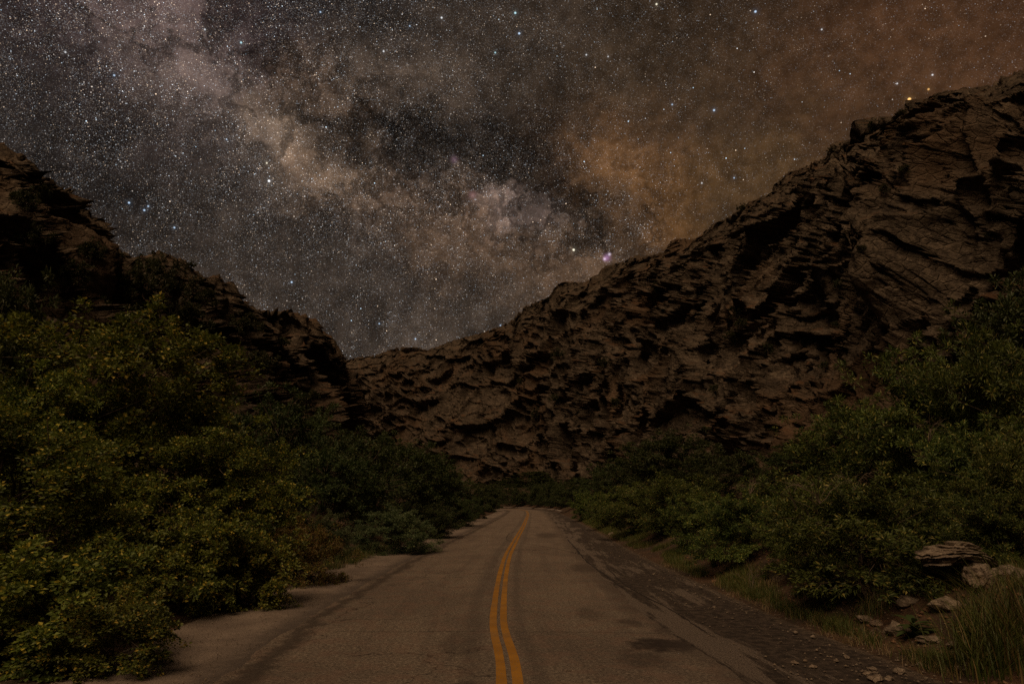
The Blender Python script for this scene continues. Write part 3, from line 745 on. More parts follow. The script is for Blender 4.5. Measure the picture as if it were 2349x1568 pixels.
# ------------------------------------------------------------------ plants
def leaves(C, A, Nn, L, Wd, fold=0.25):
    """diamond leaves: base C, axis A, normal N, length L, width W"""
    S = np.cross(A, Nn); S /= np.linalg.norm(S, axis=1)[:, None]+1e-9
    Nn = np.cross(S, A)
    L = L[:, None]; Wd = Wd[:, None]
    tip = C+A*L; mid = C+A*L*0.45+Nn*Wd*fold
    V = np.stack([C, mid+S*Wd*0.5, tip-Nn*L*0.06, mid-S*Wd*0.5], 1).reshape(-1, 3)
    i = np.arange(len(C))*4
    Fc = np.concatenate([np.stack([i, i+1, i+2], 1), np.stack([i, i+2, i+3], 1)])
    return V, Fc
def rand_dir(r, n):
    v = r.normal(0, 1, (n, 3)); return v/np.linalg.norm(v, axis=1)[:, None]
def make_plant(seed, H, Rr, nlobes, nspray, per, leaf, wid, spread=0.32, nstem=4, stem_r=0.05, upright=0.5, skirt=0.25, twig=True, open_=0.5):
    """bush or small tree: stems from the ground, limbs to lobes, twigs to sprays, leaves along every twig"""
    r = np.random.default_rng(seed)
    lob = []
    for k in range(nlobes):
        a = 2*math.pi*(k*0.618+r.random()*0.2); z = H*(skirt+(0.86-skirt)*((k+0.5)/nlobes)**0.85)
        shape = math.sin(math.pi*min(1, (0.16+0.84*(z/H))))**0.6
        rad = Rr*0.62*shape*(0.5+0.6*r.random())
        s_ = Rr*(0.30+0.22*r.random())
        lob.append((rad*math.cos(a), rad*math.sin(a), z, s_*(0.9+0.3*r.random()), s_*(0.75+0.4*r.random())))
    lob.append((0, 0, H*0.84, Rr*0.33, H*0.16))
    lob = np.array(lob)
    trunk = []
    tips = []
    for k in range(nstem):
        a = 2*math.pi*k/nstem+r.random()
        e = np.array([math.cos(a)*Rr*0.28*r.random(), math.sin(a)*Rr*0.28*r.random(), H*(0.55+0.3*r.random())])
        b0 = np.array([math.cos(a), math.sin(a), 0])*stem_r*(1.2 if nstem > 1 else 0); b0[2] = -0.15
        P = wiggle_path(b0, e, 9, 0.10, r); trunk.append(tube(P, np.linspace(stem_r, stem_r*0.25, 9), 6)); tips.append(P)
    for L in lob:
        P = tips[r.integers(nstem)]; c = L[:3]
        k = int(np.clip(np.searchsorted(P[:, 2], c[2]*0.6), 1, 7))
        trunk.append(tube(wiggle_path(P[k], c, 6, 0.10, r), np.linspace(stem_r*0.5, stem_r*0.12, 6), 5))
    tw, Cs, As, Ns, Ls, Ws = [], [], [], [], [], []
    w = lob[:, 3]**2*1.0; w /= w.sum()
    which = r.choice(len(lob), nspray, p=w)
    ncl = max(3, int(nspray/len(lob)/7))
    hub = rand_dir(r, len(lob)*ncl).reshape(len(lob), ncl, 3)
    dirs = hub[which, r.integers(0, ncl, nspray)]+r.normal(0, 0.24, (nspray, 3)); dirs[:, 2] = dirs[:, 2]*0.85+0.12
    dirs /= np.linalg.norm(dirs, axis=1)[:, None]
    radf = r.random(nspray)**open_; shoot = r.random(nspray) < 0.13; radf = np.where(shoot, 1.2+0.5*r.random(nspray), radf); dirs[shoot, 2] = np.abs(dirs[shoot, 2])+0.25
    for s_ in range(nspray):
        L = lob[which[s_]]; c = L[:3]
        p = c+dirs[s_]*np.array([L[3], L[3], L[4]])*(0.45+0.62*radf[s_])
        if p[2] < 0.06*H: p[2] = 0.06*H+0.05*r.random()
        o = p-np.array([0, 0, H*0.35]); o /= np.linalg.norm(o)+1e-6
        ax = o*0.8+np.array([0, 0, upright])+r.normal(0, 0.35, 3); ax /= np.linalg.norm(ax)
        tl = spread*(0.7+0.8*r.random())
        n = int(per*(0.5+r.random()))
        tt = r.random(n)**0.8
        droop = np.array([0, 0, -1.0])*(tt[:, None]**2)*tl*0.45
        side = rand_dir(r, n)
        pos = p+ax*(tt*tl)[:, None]+droop+side*(0.42*tl*r.random(n)[:, None]**0.7)*(1-0.55*tt[:, None])
        la = ax*0.6+side*0.9+np.array([0, 0, -0.15]); la /= np.linalg.norm(la, axis=1)[:, None]
        nn = np.array([0, 0, 1.0])*0.9+o*0.45+r.normal(0, 0.45, (n, 3)); nn /= np.linalg.norm(nn, axis=1)[:, None]
        Cs.append(pos); As.append(la); Ns.append(nn); Ls.append(leaf*(0.6+0.7*r.random(n))); Ws.append(wid*(0.7+0.6*r.random(n)))
        if twig and s_ % 2 == 0:
            tw.append(tube(np.stack([c+(p-c)*0.35, p, p+ax*tl*0.9-np.array([0, 0, tl*0.25])]), np.array([0.010, 0.006, 0.002])*max(1, H/4), 3))
    V, Fc = leaves(np.concatenate(Cs), np.concatenate(As), np.concatenate(Ns), np.concatenate(Ls), np.concatenate(Ws))
    low = V[:, 2].reshape(-1, 4).min(1); lift = np.clip(0.02-low, 0, None); V[:, 2] += np.repeat(lift, 4)
    return dict(H=H, R=Rr, trunk=join(trunk+tw), crown=(V, Fc))
PLANT = {}
def proto(key, leafmat, **kw):
    p = make_plant(**kw)
    top = np.percentile(p['crown'][0][:, 2], 99.7); wid = np.percentile(np.abs(p['crown'][0][:, :2]), 98.5)
    PLANT[key] = dict(top=top, half=wid, trunk=mesh('trunk', *p['trunk'], smooth=True, mat=M_BARK),
                      crown=mesh('crown', *p['crown'], mat=leafmat))
for i in range(3):
    proto('birch%d' % i, M_LEAF_Y, seed=100+i, H=5.5, Rr=2.7, nlobes=15, nspray=700, per=72, leaf=0.090, wid=0.066, spread=0.55, nstem=3, stem_r=0.085, skirt=0.12)
for i in range(2):
    proto('low%d' % i, M_LEAF_Y, seed=130+i, H=1.9, Rr=1.5, nlobes=9, nspray=400, per=54, leaf=0.080, wid=0.060, spread=0.38, nstem=4, stem_r=0.03, skirt=0.14, upright=0.3)
for i in range(3):
    proto('willow%d' % i, M_LEAF_G, seed=160+i, H=3.0, Rr=1.9, nlobes=17, nspray=560, per=62, leaf=0.115, wid=0.036, spread=0.40, nstem=5, stem_r=0.035, skirt=0.02, upright=0.6)
for i in range(3):
    proto('far%d' % i, M_LEAF_D, seed=190+i, H=6.0, Rr=2.9, nlobes=14, nspray=420, per=42, leaf=0.17, wid=0.085, spread=0.62, nstem=3, stem_r=0.08, skirt=0.03, upright=0.6)
proto('rust', M_LEAF_O, seed=220, H=1.8, Rr=1.5, nlobes=9, nspray=420, per=60, leaf=0.055, wid=0.036, spread=0.34, nstem=5, stem_r=0.02, skirt=0.14, upright=0.6)
for i in range(2):
    proto('scrub%d' % i, M_LEAF_B, seed=240+i, H=1.4, Rr=1.1, nlobes=6, nspray=110, per=30, leaf=0.15, wid=0.07, spread=0.34, nstem=3, stem_r=0.03, skirt=0.2)
def plant(key, name, loc, sxy, sz, rot, label, cat, group=None, leafmat=None):
    p = PLANT[key]
    e = bpy.data.objects.new(name, None); col.objects.link(e); e.empty_display_size = 0.2
    e.location = [float(x) for x in loc]; e.rotation_euler = (0, 0, rot); e.scale = (sxy, sxy, sz)
    tag(e, label, cat, group)
    for part in ('trunk', 'crown'):
        o = obj(part, p[part], e)
        if part == 'crown' and leafmat is not None:
            o.material_slots[0].link = 'OBJECT'; o.material_slots[0].material = leafmat
    return e
prn = random.Random(5)
def stand(key, name, u, Y, vtop, wpx, label, cat, group=None, leafmat=None, rot=None):
    """stand a plant on the ground at depth Y: its height and width follow from its size in the photograph at that depth"""
    top = at_depth(u, vtop, Y); x = top[0]
    z = float(ground_z(np.array([x]), np.array([Y]))[0])
    sc_ = Y*CP+ (top[2]-HC)*SP
    half = wpx*0.5/F*sc_
    p = PLANT[key]
    return plant(key, name, (x, Y, z-0.03), half/p['half'], max(0.2, (top[2]-z)/p['top']), prn.random()*6.28 if rot is None else rot, label, cat, group, leafmat)

LB = 'leafy shrubs and trees along the gravel shoulder'
stand('low0', 'roadside_shrub', 70, 9.3, 1235, 470, 'low yellow-green shrub spilling toward the gravel shoulder below the big birch', 'shrub', LB)
stand('low1', 'roadside_shrub', 265, 9.0, 1345, 330, 'knee-high yellow-green shrub touching the gravel edge below the birches', 'shrub', LB)
stand('birch0', 'birch_tree', 30, 12.5, 915, 640, 'broad yellow-green birch with bright leaf clusters above the low shrubs', 'tree', LB)
stand('birch1', 'birch_tree', 300, 18.5, 738, 560, 'tallest yellow-green birch of the roadside thicket, reaching up the dark slope', 'tree', LB)
stand('birch2', 'birch_tree', 495, 17.5, 955, 400, 'rounded yellow-green birch between the tallest birch and the rust bush', 'tree', LB)
stand('far0', 'dark_tree', 20, 22, 615, 330, 'dark green tree standing behind the broad birch against the slope', 'tree', LB)
stand('birch2', 'birch_tree', 140, 17.0, 812, 360, 'yellow-green birch between the broad birch and the tallest one', 'tree', LB)
stand('birch0', 'birch_tree', 560, 21.5, 985, 280, 'slim yellow-green birch behind the rust-coloured bush', 'tree', LB)
stand('low1', 'roadside_shrub', 430, 13.2, 1165, 360, 'full yellow-green shrub with bright tops beside the gravel shoulder', 'shrub', LB)
stand('low0', 'roadside_shrub', 560, 14.2, 1215, 270, 'green shrub hanging over the gravel beside the rust bush', 'shrub', LB)
stand('rust', 'rust_bush', 685, 17.6, 1175, 230, 'rust-orange bush at the gravel edge before the dark trees', 'bush')
stand('far0', 'dark_tree', 705, 46, 930, 200, 'dark tree between the tall very dark tree and the bend row', 'tree', LB)
stand('far1', 'dark_tree', 640, 34, 890, 260, 'tall very dark tree under the rocky spur behind the birches', 'tree', LB)
FB = 'dark trees along the inside of the road toward the bend'
stand('far2', 'dark_tree', 750, 32, 1020, 220, 'dark green tree behind the small shrub next to the rust bush', 'tree', FB)
stand('willow0', 'roadside_bush', 745, 24, 1172, 130, 'small upright grey-green bush between rust bush and mounded bush', 'bush', FB, M_LEAF_S)
stand('willow1', 'roadside_bush', 903, 27.5, 1162, 190, 'mounded grey-green bush overhanging the pale shoulder past the grass', 'bush', FB, M_LEAF_S)
ORD = ['', 'first', 'second', 'third', 'fourth', 'fifth', 'sixth', 'seventh', 'eighth', 'ninth', 'tenth', 'eleventh', 'twelfth']; FN = [0]
for (k, u, Y, vt, w) in [('far0', 840, 38, 1005, 250), ('far2', 930, 50, 1010, 220), ('far1', 790, 52, 975, 230), ('far1', 1000, 66, 1062, 160), ('far0', 880, 70, 990, 190), ('far2', 970, 90, 1050, 150), ('far2', 1055, 92, 1098, 120), ('far1', 1105, 125, 1108, 95), ('far0', 1132, 165, 1110, 80)]:
    FN[0] += 1; stand(k, 'dark_tree', u, Y, vt, w, 'dark green tree, %s in the row counted from the mounded bush to the bend' % ORD[FN[0]], 'tree', FB)
for n_, (k, u, Y, vt, w) in enumerate([('willow2', 985, 38, 1150, 130), ('willow0', 1045, 55, 1142, 105), ('willow1', 1085, 76, 1136, 80), ('willow2', 1115, 110, 1134, 60)]):
    stand(k, 'roadside_bush', u, Y, vt, w, 'low dark green shoulder bush, %s past the mounded grey-green bush' % ORD[n_+1], 'bush', FB+' foot', M_LEAF_D)
RB = 'willow bushes between the dirt shoulder and the tall cliff'
stand('willow0', 'willow_bush', 1955, 12.0, 1078, 400, 'large rounded green willow bush above the grassy verge, dead twigs at its foot', 'bush', RB)
stand('willow1', 'willow_bush', 1705, 18.6, 1122, 260, 'mid-sized green willow bush above the pale verge rocks', 'bush', RB)
stand('willow2', 'willow_bush', 2200, 14.0, 960, 320, 'green willow bush rising behind the layered boulder', 'bush', RB)
stand('willow1', 'willow_bush', 2335, 11.6, 985, 300, 'tall green willow beside the layered boulder and twisted roots', 'bush', RB)
stand('willow0', 'willow_tree', 2110, 22.0, 800, 380, 'tall spreading green willow behind the large rounded bush', 'tree', RB)
stand('willow2', 'willow_tree', 2290, 20.0, 745, 340, 'tallest green willow below the shadowed cliff recess', 'tree', RB)
stand('far1', 'dark_tree', 2345, 27.0, 610, 300, 'dark green tree against the foot of the shadowed cliff recess', 'tree', RB)
stand('willow2', 'willow_bush', 1960, 25.0, 915, 330, 'green willow bush behind the large rounded bush, beneath bare rock', 'bush', RB)
for n_, (k, u, Y, vt, w) in enumerate([('far1', 1815, 38, 1020, 210), ('far0', 1700, 46, 1035, 200), ('far2', 1610, 52, 1030, 170), ('far2', 1535, 58, 985, 210), ('far1', 1465, 66, 1018, 180),
                         ('far0', 1395, 82, 1062, 150), ('far2', 1330, 104, 1092, 120), ('far0', 1285, 150, 1108, 90)]):
    stand(k, 'dark_tree', u, Y, vt, w, 'dark green tree under the tall cliff, %s in the row from the rounded willow' % ORD[n_+1], 'tree', RB+' row')
for n_, (k, u, Y, vt, w) in enumerate([('willow2', 1800, 21, 1085, 240), ('willow0', 1610, 24, 1135, 170), ('willow2', 1555, 30, 1085, 230), ('willow0', 1465, 36, 1112, 190), ('willow1', 1400, 47, 1122, 140), ('willow1', 1350, 66, 1124, 100)]):
    stand(k, 'willow_bush', u, Y, vt, w, 'green bush before the cliff-side tree row, %s past the large rounded willow' % ORD[n_+1], 'bush', RB+' front')
stand('willow1', 'willow_bush', 1835, 15.2, 1165, 210, 'low green bush tucked against the large rounded willow', 'bush', RB)
stand('willow2', 'willow_bush', 2105, 12.6, 1120, 240, 'low green bush between the large rounded willow and the layered boulder', 'bush', RB)
stand('willow0', 'willow_bush', 2250, 11.4, 1120, 220, 'low green bush right behind the layered boulder', 'bush', RB)
for n_, a_ in enumerate(np.arange(128, 236, 6.5)):
    c2 = np.array([np.interp(a_, along, path[:, k]) for k in (0, 1)]); n2_ = np.array([np.interp(a_, along, nrm[:, k]) for k in (0, 1)])
    q2 = c2+n2_*(RV+2.0+1.2*(n_ % 2))
    plant('willow%d' % (n_ % 3), 'dark_bush', (q2[0], q2[1], float(ground_z(q2[:1], q2[1:])[0])-0.05), 1.5, 0.85+0.3*(n_ % 3), n_*1.9, 'near-black bush just behind the kerb at the end of the visible road', 'bush', 'bushes behind the kerb', M_LEAF_D)
for (k, u, Y, vt, w) in [('far1', 1175, 235, 1095, 90), ('far2', 1235, 225, 1078, 100), ('far0', 1205, 228, 1105, 80)]:
    stand(k, 'dark_tree', u, Y, vt, w, 'near-black tree behind the kerb at the end of the visible road', 'tree', 'trees beyond the bend')

# scrub on the cliffs: on ledges, and a few against the sky on the ridges
def scrub(wall, u, v, size, label, group, rot, ridge=False):
    V, N, T, _ = wall
    P = V[T <= 1.0].reshape(-1, 3)
    dd = ray(u, v); dd = dd/np.linalg.norm(dd); rel = P-np.array([0, 0, HC]); pc = rel@dd
    off = np.linalg.norm(rel-pc[:, None]*dd, axis=1)/np.maximum(pc, 1)
    ok = off < off.min()+0.004
    k = np.where(ok)[0][pc[ok].argmin()]
    q = P[k]; d = np.linalg.norm(q); s_ = size/F*d/(2*PLANT['scrub0']['half'])
    plant('scrub%d' % (rot % 2), 'cliff_shrub', (q[0], q[1], q[2]-0.25*s_), s_, s_*(0.8+0.4*prn.random()), rot*1.7, label, 'shrub', group)
for i, (u, v, s_) in enumerate([(1905, 345, 16), (1996, 290, 22), (1690, 475, 24), (1250, 690, 9), (2065, 270, 14)]):
    scrub(rw, u, v, s_, 'dark shrub clinging to the ridge of the tall cliff against the stars', 'shrubs on the ridge of the tall cliff', i)
rr = random.Random(11)
for i in range(22):
    u = rr.uniform(1180, 2300); top = np.interp(u, [1180, 1540, 1780, 1900, 2160, 2349], [740, 570, 450, 370, 240, 190])
    scrub(rw, u, rr.uniform(top+60, 960), rr.uniform(14, 36), 'dark shrub rooted on a ledge of the tall cliff', 'shrubs on the ledges of the tall cliff', i)
for i, (u, v, s_) in enumerate([(100, 440, 30), (280, 588, 20), (440, 615, 20)]):
    scrub(lwl, u, v, s_, 'dark shrub clinging to the ridge of the spur above the birches', 'shrubs on the ridge of the spur', i)
for i, (u, v, s_) in enumerate([(300, 680, 80), (260, 760, 90), (390, 700, 90), (430, 760, 80), (150, 650, 70), (90, 560, 60), (560, 770, 60), (470, 690, 50), (600, 850, 70), (210, 600, 50), (350, 640, 60), (700, 930, 60), (650, 800, 30), (60, 480, 50)]):
    scrub(lwl, u, v, s_, 'dark shrub rooted on the spur behind the birches', 'shrubs on the slope of the spur', i)

# ------------------------------------------------------------------ verge: grass, stones, dead wood
def blades(XY, h, w, lean, r, seg=3):
    n = len(XY)
    Z = ground_z(XY[:, 0], XY[:, 1])-0.02
    b0 = np.c_[XY, Z]
    a = r.random(n)*2*math.pi; dirn = np.c_[np.cos(a), np.sin(a), np.zeros(n)]
    side = np.c_[-np.sin(a), np.cos(a), np.zeros(n)]
    hh = h*(0.5+0.8*r.random(n)); ll = lean*(0.2+1.2*r.random(n))*hh
    rows = []
    for k in range(seg):
        t_ = k/seg
        c_ = b0+np.array([0, 0, 1.0])*(hh*(t_-0.22*t_*t_*lean))[:, None]+dirn*(ll*t_*t_)[:, None]
        ww = (w*(1-0.75*t_))*(0.7+0.6*r.random(n))
        rows += [c_-side*ww[:, None]*0.5, c_+side*ww[:, None]*0.5]
    tip = b0+np.array([0, 0, 1.0])*(hh*(1-0.22*lean))[:, None]+dirn*ll[:, None]
    V = np.stack(rows+[tip], 1); m_ = 2*seg+1
    i = (np.arange(n)*m_)[:, None]
    tri = []
    for k in range(seg-1):
        o = 2*k; tri += [(o, o+1, o+3), (o, o+3, o+2)]
    tri.append((2*seg-2, 2*seg-1, 2*seg))
    Fc = np.concatenate([i+np.array(t_)[None] for t_ in tri])
    return V.reshape(-1, 3), Fc
def tufts(r, n, per, spread, lo, hi, y0, y1, side=1, ypow=1.6):
    y = y0+(y1-y0)*r.random(n)**ypow
    d = side*(lo+(hi-lo)*r.random(n))
    c = np.interp(y, path[:600, 1], path[:600, 0])
    keep = fbm(np.c_[y*0.45, d*1.2, np.zeros(n)], 3, 77) > -0.16
    P = np.c_[c+d, y][keep]
    P = np.repeat(P, per, 0)+r.normal(0, spread, (len(P)*per, 2))
    return P
r = np.random.default_rng(31)
gp = np.concatenate([tufts(r, 3400, 30, 0.08, RV+0.05, RV+1.1, 8.8, 70), tufts(r, 1500, 26, 0.10, RV+0.8, RV+3.4, 8.5, 60)])
obj('verge_grass', mesh('verge_grass', *blades(gp, 0.25, 0.008, 0.9, r, 2), mat=M_GRASS), label='green grass strip growing along the edge of the dirt shoulder', cat='grass', kind='stuff')
gp = tufts(r, 1500, 24, 0.08, RV-0.15, RV+2.6, 8.5, 60)
obj('dry_grass', mesh('dry_grass', *blades(gp, 0.17, 0.006, 1.1, r, 2), mat=M_STRAW), label='straw-coloured dry grass mixed into the verge and bank', cat='grass', kind='stuff')
gp = np.concatenate([tufts(r, 260, 26, 0.08, LV-0.5, LV+0.9, 20.5, 30, -1, 1.0), tufts(r, 200, 20, 0.08, LV-0.2, LV+1.2, 28, 80, -1, 1.2)])
obj('shoulder_grass', mesh('shoulder_grass', *blades(gp, 0.28, 0.011, 0.6, r), mat=M_GRASS), label='green grass under the mounded bush at the gravel shoulder', cat='grass', kind='stuff')

def make_stone(seed, strat=0.0, facet=0.5, sub=3, elong=(1, 1, 1)):
    import bmesh
    bm = bmesh.new(); bmesh.ops.create_icosphere(bm, subdivisions=sub, radius=1.0)
    V = np.array([v.co[:] for v in bm.verts]); Fc = np.array([[v.index for v in f.verts] for f in bm.faces]); bm.free()
    N = V.copy()
    b1, _ = blocks(V*0.9+seed*3.7, seed, 0.9, 0.15, 0.1); b2, _ = blocks(V*2.2+seed*1.3, seed+1, 0.9, 0.2, 0.1)
    d = facet*0.32*b1+facet*0.12*b2+0.06*fbm(V*3+seed, 3, seed)
    if strat:
        q = V[:, 2]*9+0.8*fbm(V*1.5+seed, 2, seed+5)+V[:, 0]*1.4
        d = d+strat*(h01(hash3(np.floor(q).astype(np.int64), np.zeros(len(V), np.int64), np.zeros(len(V), np.int64), seed))-0.5)
    return (V+N*d[:, None])*np.array(elong), Fc
STONES = [mesh('stone', *make_stone(300+i, 0.10, 0.9, 2, (1, 0.8, 0.55)), mat=M_STONE) for i in range(6)]
def stone(loc, size, rot, i, label, group=None, tilt=0.0, name='stone', flat=1.0):
    o = obj(name, STONES[i % 6], None, loc, label, 'rock' if size > 0.15 else 'stone', group)
    o.scale = (size, size, size*flat); o.rotation_euler = (tilt, tilt*0.6, rot)
    return o
def gz1(x, y): return float(ground_z(np.array([x]), np.array([y]))[0])
def on_bank(u, v):
    """where the sight line meets the bank"""
    d = ray(u, v); prev = None
    S = np.arange(3.0, 60.0, 0.05); P = np.array([0, 0, HC])+S[:, None]*d
    z = ground_z(P[:, 0], P[:, 1]); k = np.argmax(P[:, 2] <= z)
    return P[k] if P[k, 2] <= z[k] else at_ground(u, v)
# layered boulder and the pale block under it
q = on_bank(2240, 1352)
V, Fc = make_stone(411, 0.34, 0.55, 5, (0.56, 0.38, 0.17)); V[:, 2] += -0.22*(V[:, 0]/0.56)**2*0.6
bo = obj('layered_boulder', mesh('layered_boulder', V, Fc, mat=M_STONE), None, (q[0]+0.02, q[1]+0.38, q[2]+0.46), 'layered flat-topped boulder arching over a dark gap on the bank', 'boulder')
bo.rotation_euler = (0.06, 0.10, 0.25)
V, Fc = make_stone(418, 0.05, 0.8, 4, (0.27, 0.22, 0.25))
pb = obj('pale_boulder', mesh('pale_boulder', V, Fc, mat=M_STONE), None, (q[0]+0.10, q[1]+0.05, q[2]+0.16), 'pale angular rock wedged under the layered boulder', 'boulder')
pb.rotation_euler = (0.2, -0.15, 0.7)
VR = 'pale rocks on the grassy verge'
for i, (u, v, s_, lab) in enumerate([
    (1587, 1256, 0.42, 'pale slanting rock slab in the verge grass below the willow row'),
    (1613, 1272, 0.36, 'pale rounded rock lying just past the slanting slab'),
    (1698, 1290, 0.26, 'pale blocky rock above the grass strip by the mid-sized willow'),
    (1785, 1330, 0.20, 'pale rock half hidden at the foot of the large rounded willow'),
    (2060, 1452, 0.19, 'upright grey rock beside the broad-leaved weed at the bank foot'),
    (1985, 1424, 0.16, 'flat brown rock in the grass before the upright grey rock'),
    (2012, 1432, 0.12, 'small flat rock next to the flat brown rock'),
    (2140, 1472, 0.15, 'flat slab stone at the edge of the dirt below the weed'),
    (2190, 1482, 0.13, 'thin slab stone beside the tall grass clump'),
    (2175, 1395, 0.20, 'brown rock on the bank under the leafy weeds'),
    (2085, 1385, 0.16, 'reddish rock on the bare bank above the weed'),
    (2320, 1330, 0.25, 'rough rock on the bank behind the tall grass clump'),
    (1405, 1228, 0.22, 'grey rock on the dirt shoulder edge along the far verge'),
    (2215, 1536, 0.15, 'flat reddish slab stone lying on dark dirt beside tall grass')]):
    q = on_bank(u, v)
    stone((q[0], q[1], q[2]+s_*0.22), s_, i*1.3, i, lab, None, 0.15*((i % 3)-1), 'rock', 0.55 if 'flat' in lab or 'slab' in lab else 1.0)
rs = random.Random(3)
for i in range(48):
    y = 7.4+26*rs.random()**2.2; d = RW+0.7+(RV-RW-0.4)*rs.random()**0.6
    x = np.interp(y, path[:600, 1], path[:600, 0])+d; s_ = 0.018+0.035*rs.random()**2
    stone((x, y, 0.005), s_, rs.random()*6, i, 'small loose stone lying on the dark dirt shoulder', 'loose stones on the dirt shoulder')
for (u, v, s_) in [(2003, 1538, .07), (2062, 1540, .075), (2008, 1558, .085), (1866, 1461, .04), (2178, 1543, .05)]:
    q = at_ground(u, v); stone((q[0], q[1], 0.01), s_, u, int(u), 'palm-sized pale stone lying on the dark dirt shoulder', 'palm-sized stones on the dirt shoulder')
q = at_ground(1302, 1539); stone((q[0], q[1], 0.012), 0.035, 0.4, 1, 'lone pale chip of stone lying on the road beside the centre line', None, flat=0.4)
# gravel
def pebbles(r, X, Y, smin, smax, mat, name, label):
    n = len(X); oct_ = np.array([(1, 0, 0), (-1, 0, 0), (0, 1, 0), (0, -1, 0), (0, 0, .7), (0, 0, -.7)], float)
    tri = np.array([(0, 2, 4), (2, 1, 4), (1, 3, 4), (3, 0, 4), (2, 0, 5), (1, 2, 5), (3, 1, 5), (0, 3, 5)])
    s_ = smin+(smax-smin)*r.random(n)**3
    a = r.random(n)*6.28; ca, sa = np.cos(a), np.sin(a)
    o = oct_[None]*(0.6+0.8*r.random((n, 6, 1)))*s_[:, None, None]
    o = np.stack([o[..., 0]*ca[:, None]-o[..., 1]*sa[:, None], o[..., 0]*sa[:, None]+o[..., 1]*ca[:, None], o[..., 2]], 2)
    z = np.maximum(ground_z(X, Y), 0.0)+s_*0.2
    V = o+np.stack([X, Y, z], 1)[:, None, :]
    Fc = (np.arange(n)[:, None, None]*6+tri[None]).reshape(-1, 3)
    return obj(name, mesh(name, V.reshape(-1, 3), Fc, mat=mat), label=label, cat='gravel', kind='stuff')
n = 9000
y = 7.0+38*r.random(n)**2; d = RW+0.3+(RV-RW+1.4)*r.random(n)**0.55
pebbles(r, np.interp(y, path[:600, 1], path[:600, 0])+d, y, 0.004, 0.022, M_STONE, 'dirt_gravel', 'fine gravel and grit scattered over the dark dirt shoulder')
n = 9000
y = 6.5+30*r.random(n)**2; d = -LV-0.4+2.6*r.random(n)**1.4
pebbles(r, np.interp(y, path[:600, 1], path[:600, 0])+d, y, 0.003, 0.014, M_STONE, 'shoulder_gravel', 'fine pale grit on the gravel shoulder under the shrubs')
n = 2600
y = 7.4+16*r.random(n)**1.7; d = RV+0.1+2.6*r.random(n)
m_red = rock_material('bank_chips', (0.13, 0.075, 0.045), (0.28, 0.17, 0.10), (0.22, 0.11, 0.06), fine=9.0, soil=False)
pebbles(r, np.interp(y, path[:600, 1], path[:600, 0])+d, y, 0.012, 0.055, m_red, 'bank_rubble', 'reddish rock chips and litter covering the bare bank')

# dead branches
def dead(name, u, v, size, seed, label, nb=10, spread=1.0, up=0.6, rad=0.012, cat='branch', lean=(0, 0, 0)):
    q = on_bank(u, v); rr_ = np.random.default_rng(seed); parts = []
    for k in range(nb):
        a = rr_.random()*6.28; e = np.array([math.cos(a)*spread, math.sin(a)*spread*0.6, up*(0.3+0.9*rr_.random())])*size*(0.6+0.6*rr_.random())+np.array(lean)*size
        P = wiggle_path((0, 0, -0.03), e, 9, 0.10, rr_, sag=0.34*size); rd = rad*(0.5+0.7*rr_.random())
        parts.append(tube(P, np.linspace(rd, rd*0.25, 9), 5))
        for j in range(3):
            b0 = P[3+j+rr_.integers(2)]; e2 = b0+(P[-1]-P[0])*0.35+rr_.normal(0, 0.16*size, 3)
            parts.append(tube(wiggle_path(b0, e2, 6, 0.12, rr_), np.linspace(rd*0.5, rd*0.12, 6), 4))
    V, Fc = join(parts); V[:, 2] = np.maximum(V[:, 2], -0.05)
    return obj(name, mesh(name, V, Fc, smooth=True, mat=M_DEAD), None, q, label, cat)
dead('dead_branch', 1995, 1378, 0.70, 1, 'tangle of bare dead branches under the large rounded willow', nb=13, spread=1.0, up=0.75, rad=0.009)
dead('dry_weed', 1725, 1358, 0.50, 2, 'pale forked dry weed standing at the edge of the dirt', nb=5, spread=0.5, up=1.1, rad=0.007, cat='dead weed')
dead('dead_branch', 1705, 1335, 0.45, 3, 'bleached dead stick leaning in the verge grass', nb=2, spread=0.7, up=0.7, rad=0.008)
dead('twisted_root', 2310, 1295, 0.55, 4, 'twisted bare roots on the bank behind the layered boulder', nb=9, spread=0.8, up=0.8, rad=0.016, cat='root')
dead('dead_branch', 2130, 1290, 0.60, 5, 'curled dead stem standing beside the layered boulder', nb=2, spread=0.25, up=1.3, rad=0.011)
dead('dead_branch', 2035, 1462, 0.40, 6, 'short dead stick lying at the foot of the bank', nb=2, spread=1.0, up=0.12, rad=0.010)
dead('dead_branch', 2070, 1400, 0.5, 7, 'thin dead twig lying on the reddish bank', nb=3, spread=1.0, up=0.25, rad=0.007)
q = at_depth(2170, 1085, 15.2)
def dead_at(loc, size, seed, label, nb):
    o = dead('dead_branch', 2200, 1300, size, seed, label, nb, 1.0, 0.5, 0.008); o.location = [float(x) for x in loc]
dead_at(q, 0.7, 8, 'grey bare twigs hanging between the willows above the layered boulder', 9)
q = at_depth(1960, 1120, 14.2); dead_at(q, 0.5, 9, 'thin bare twigs poking from the top of the large rounded willow', 5)

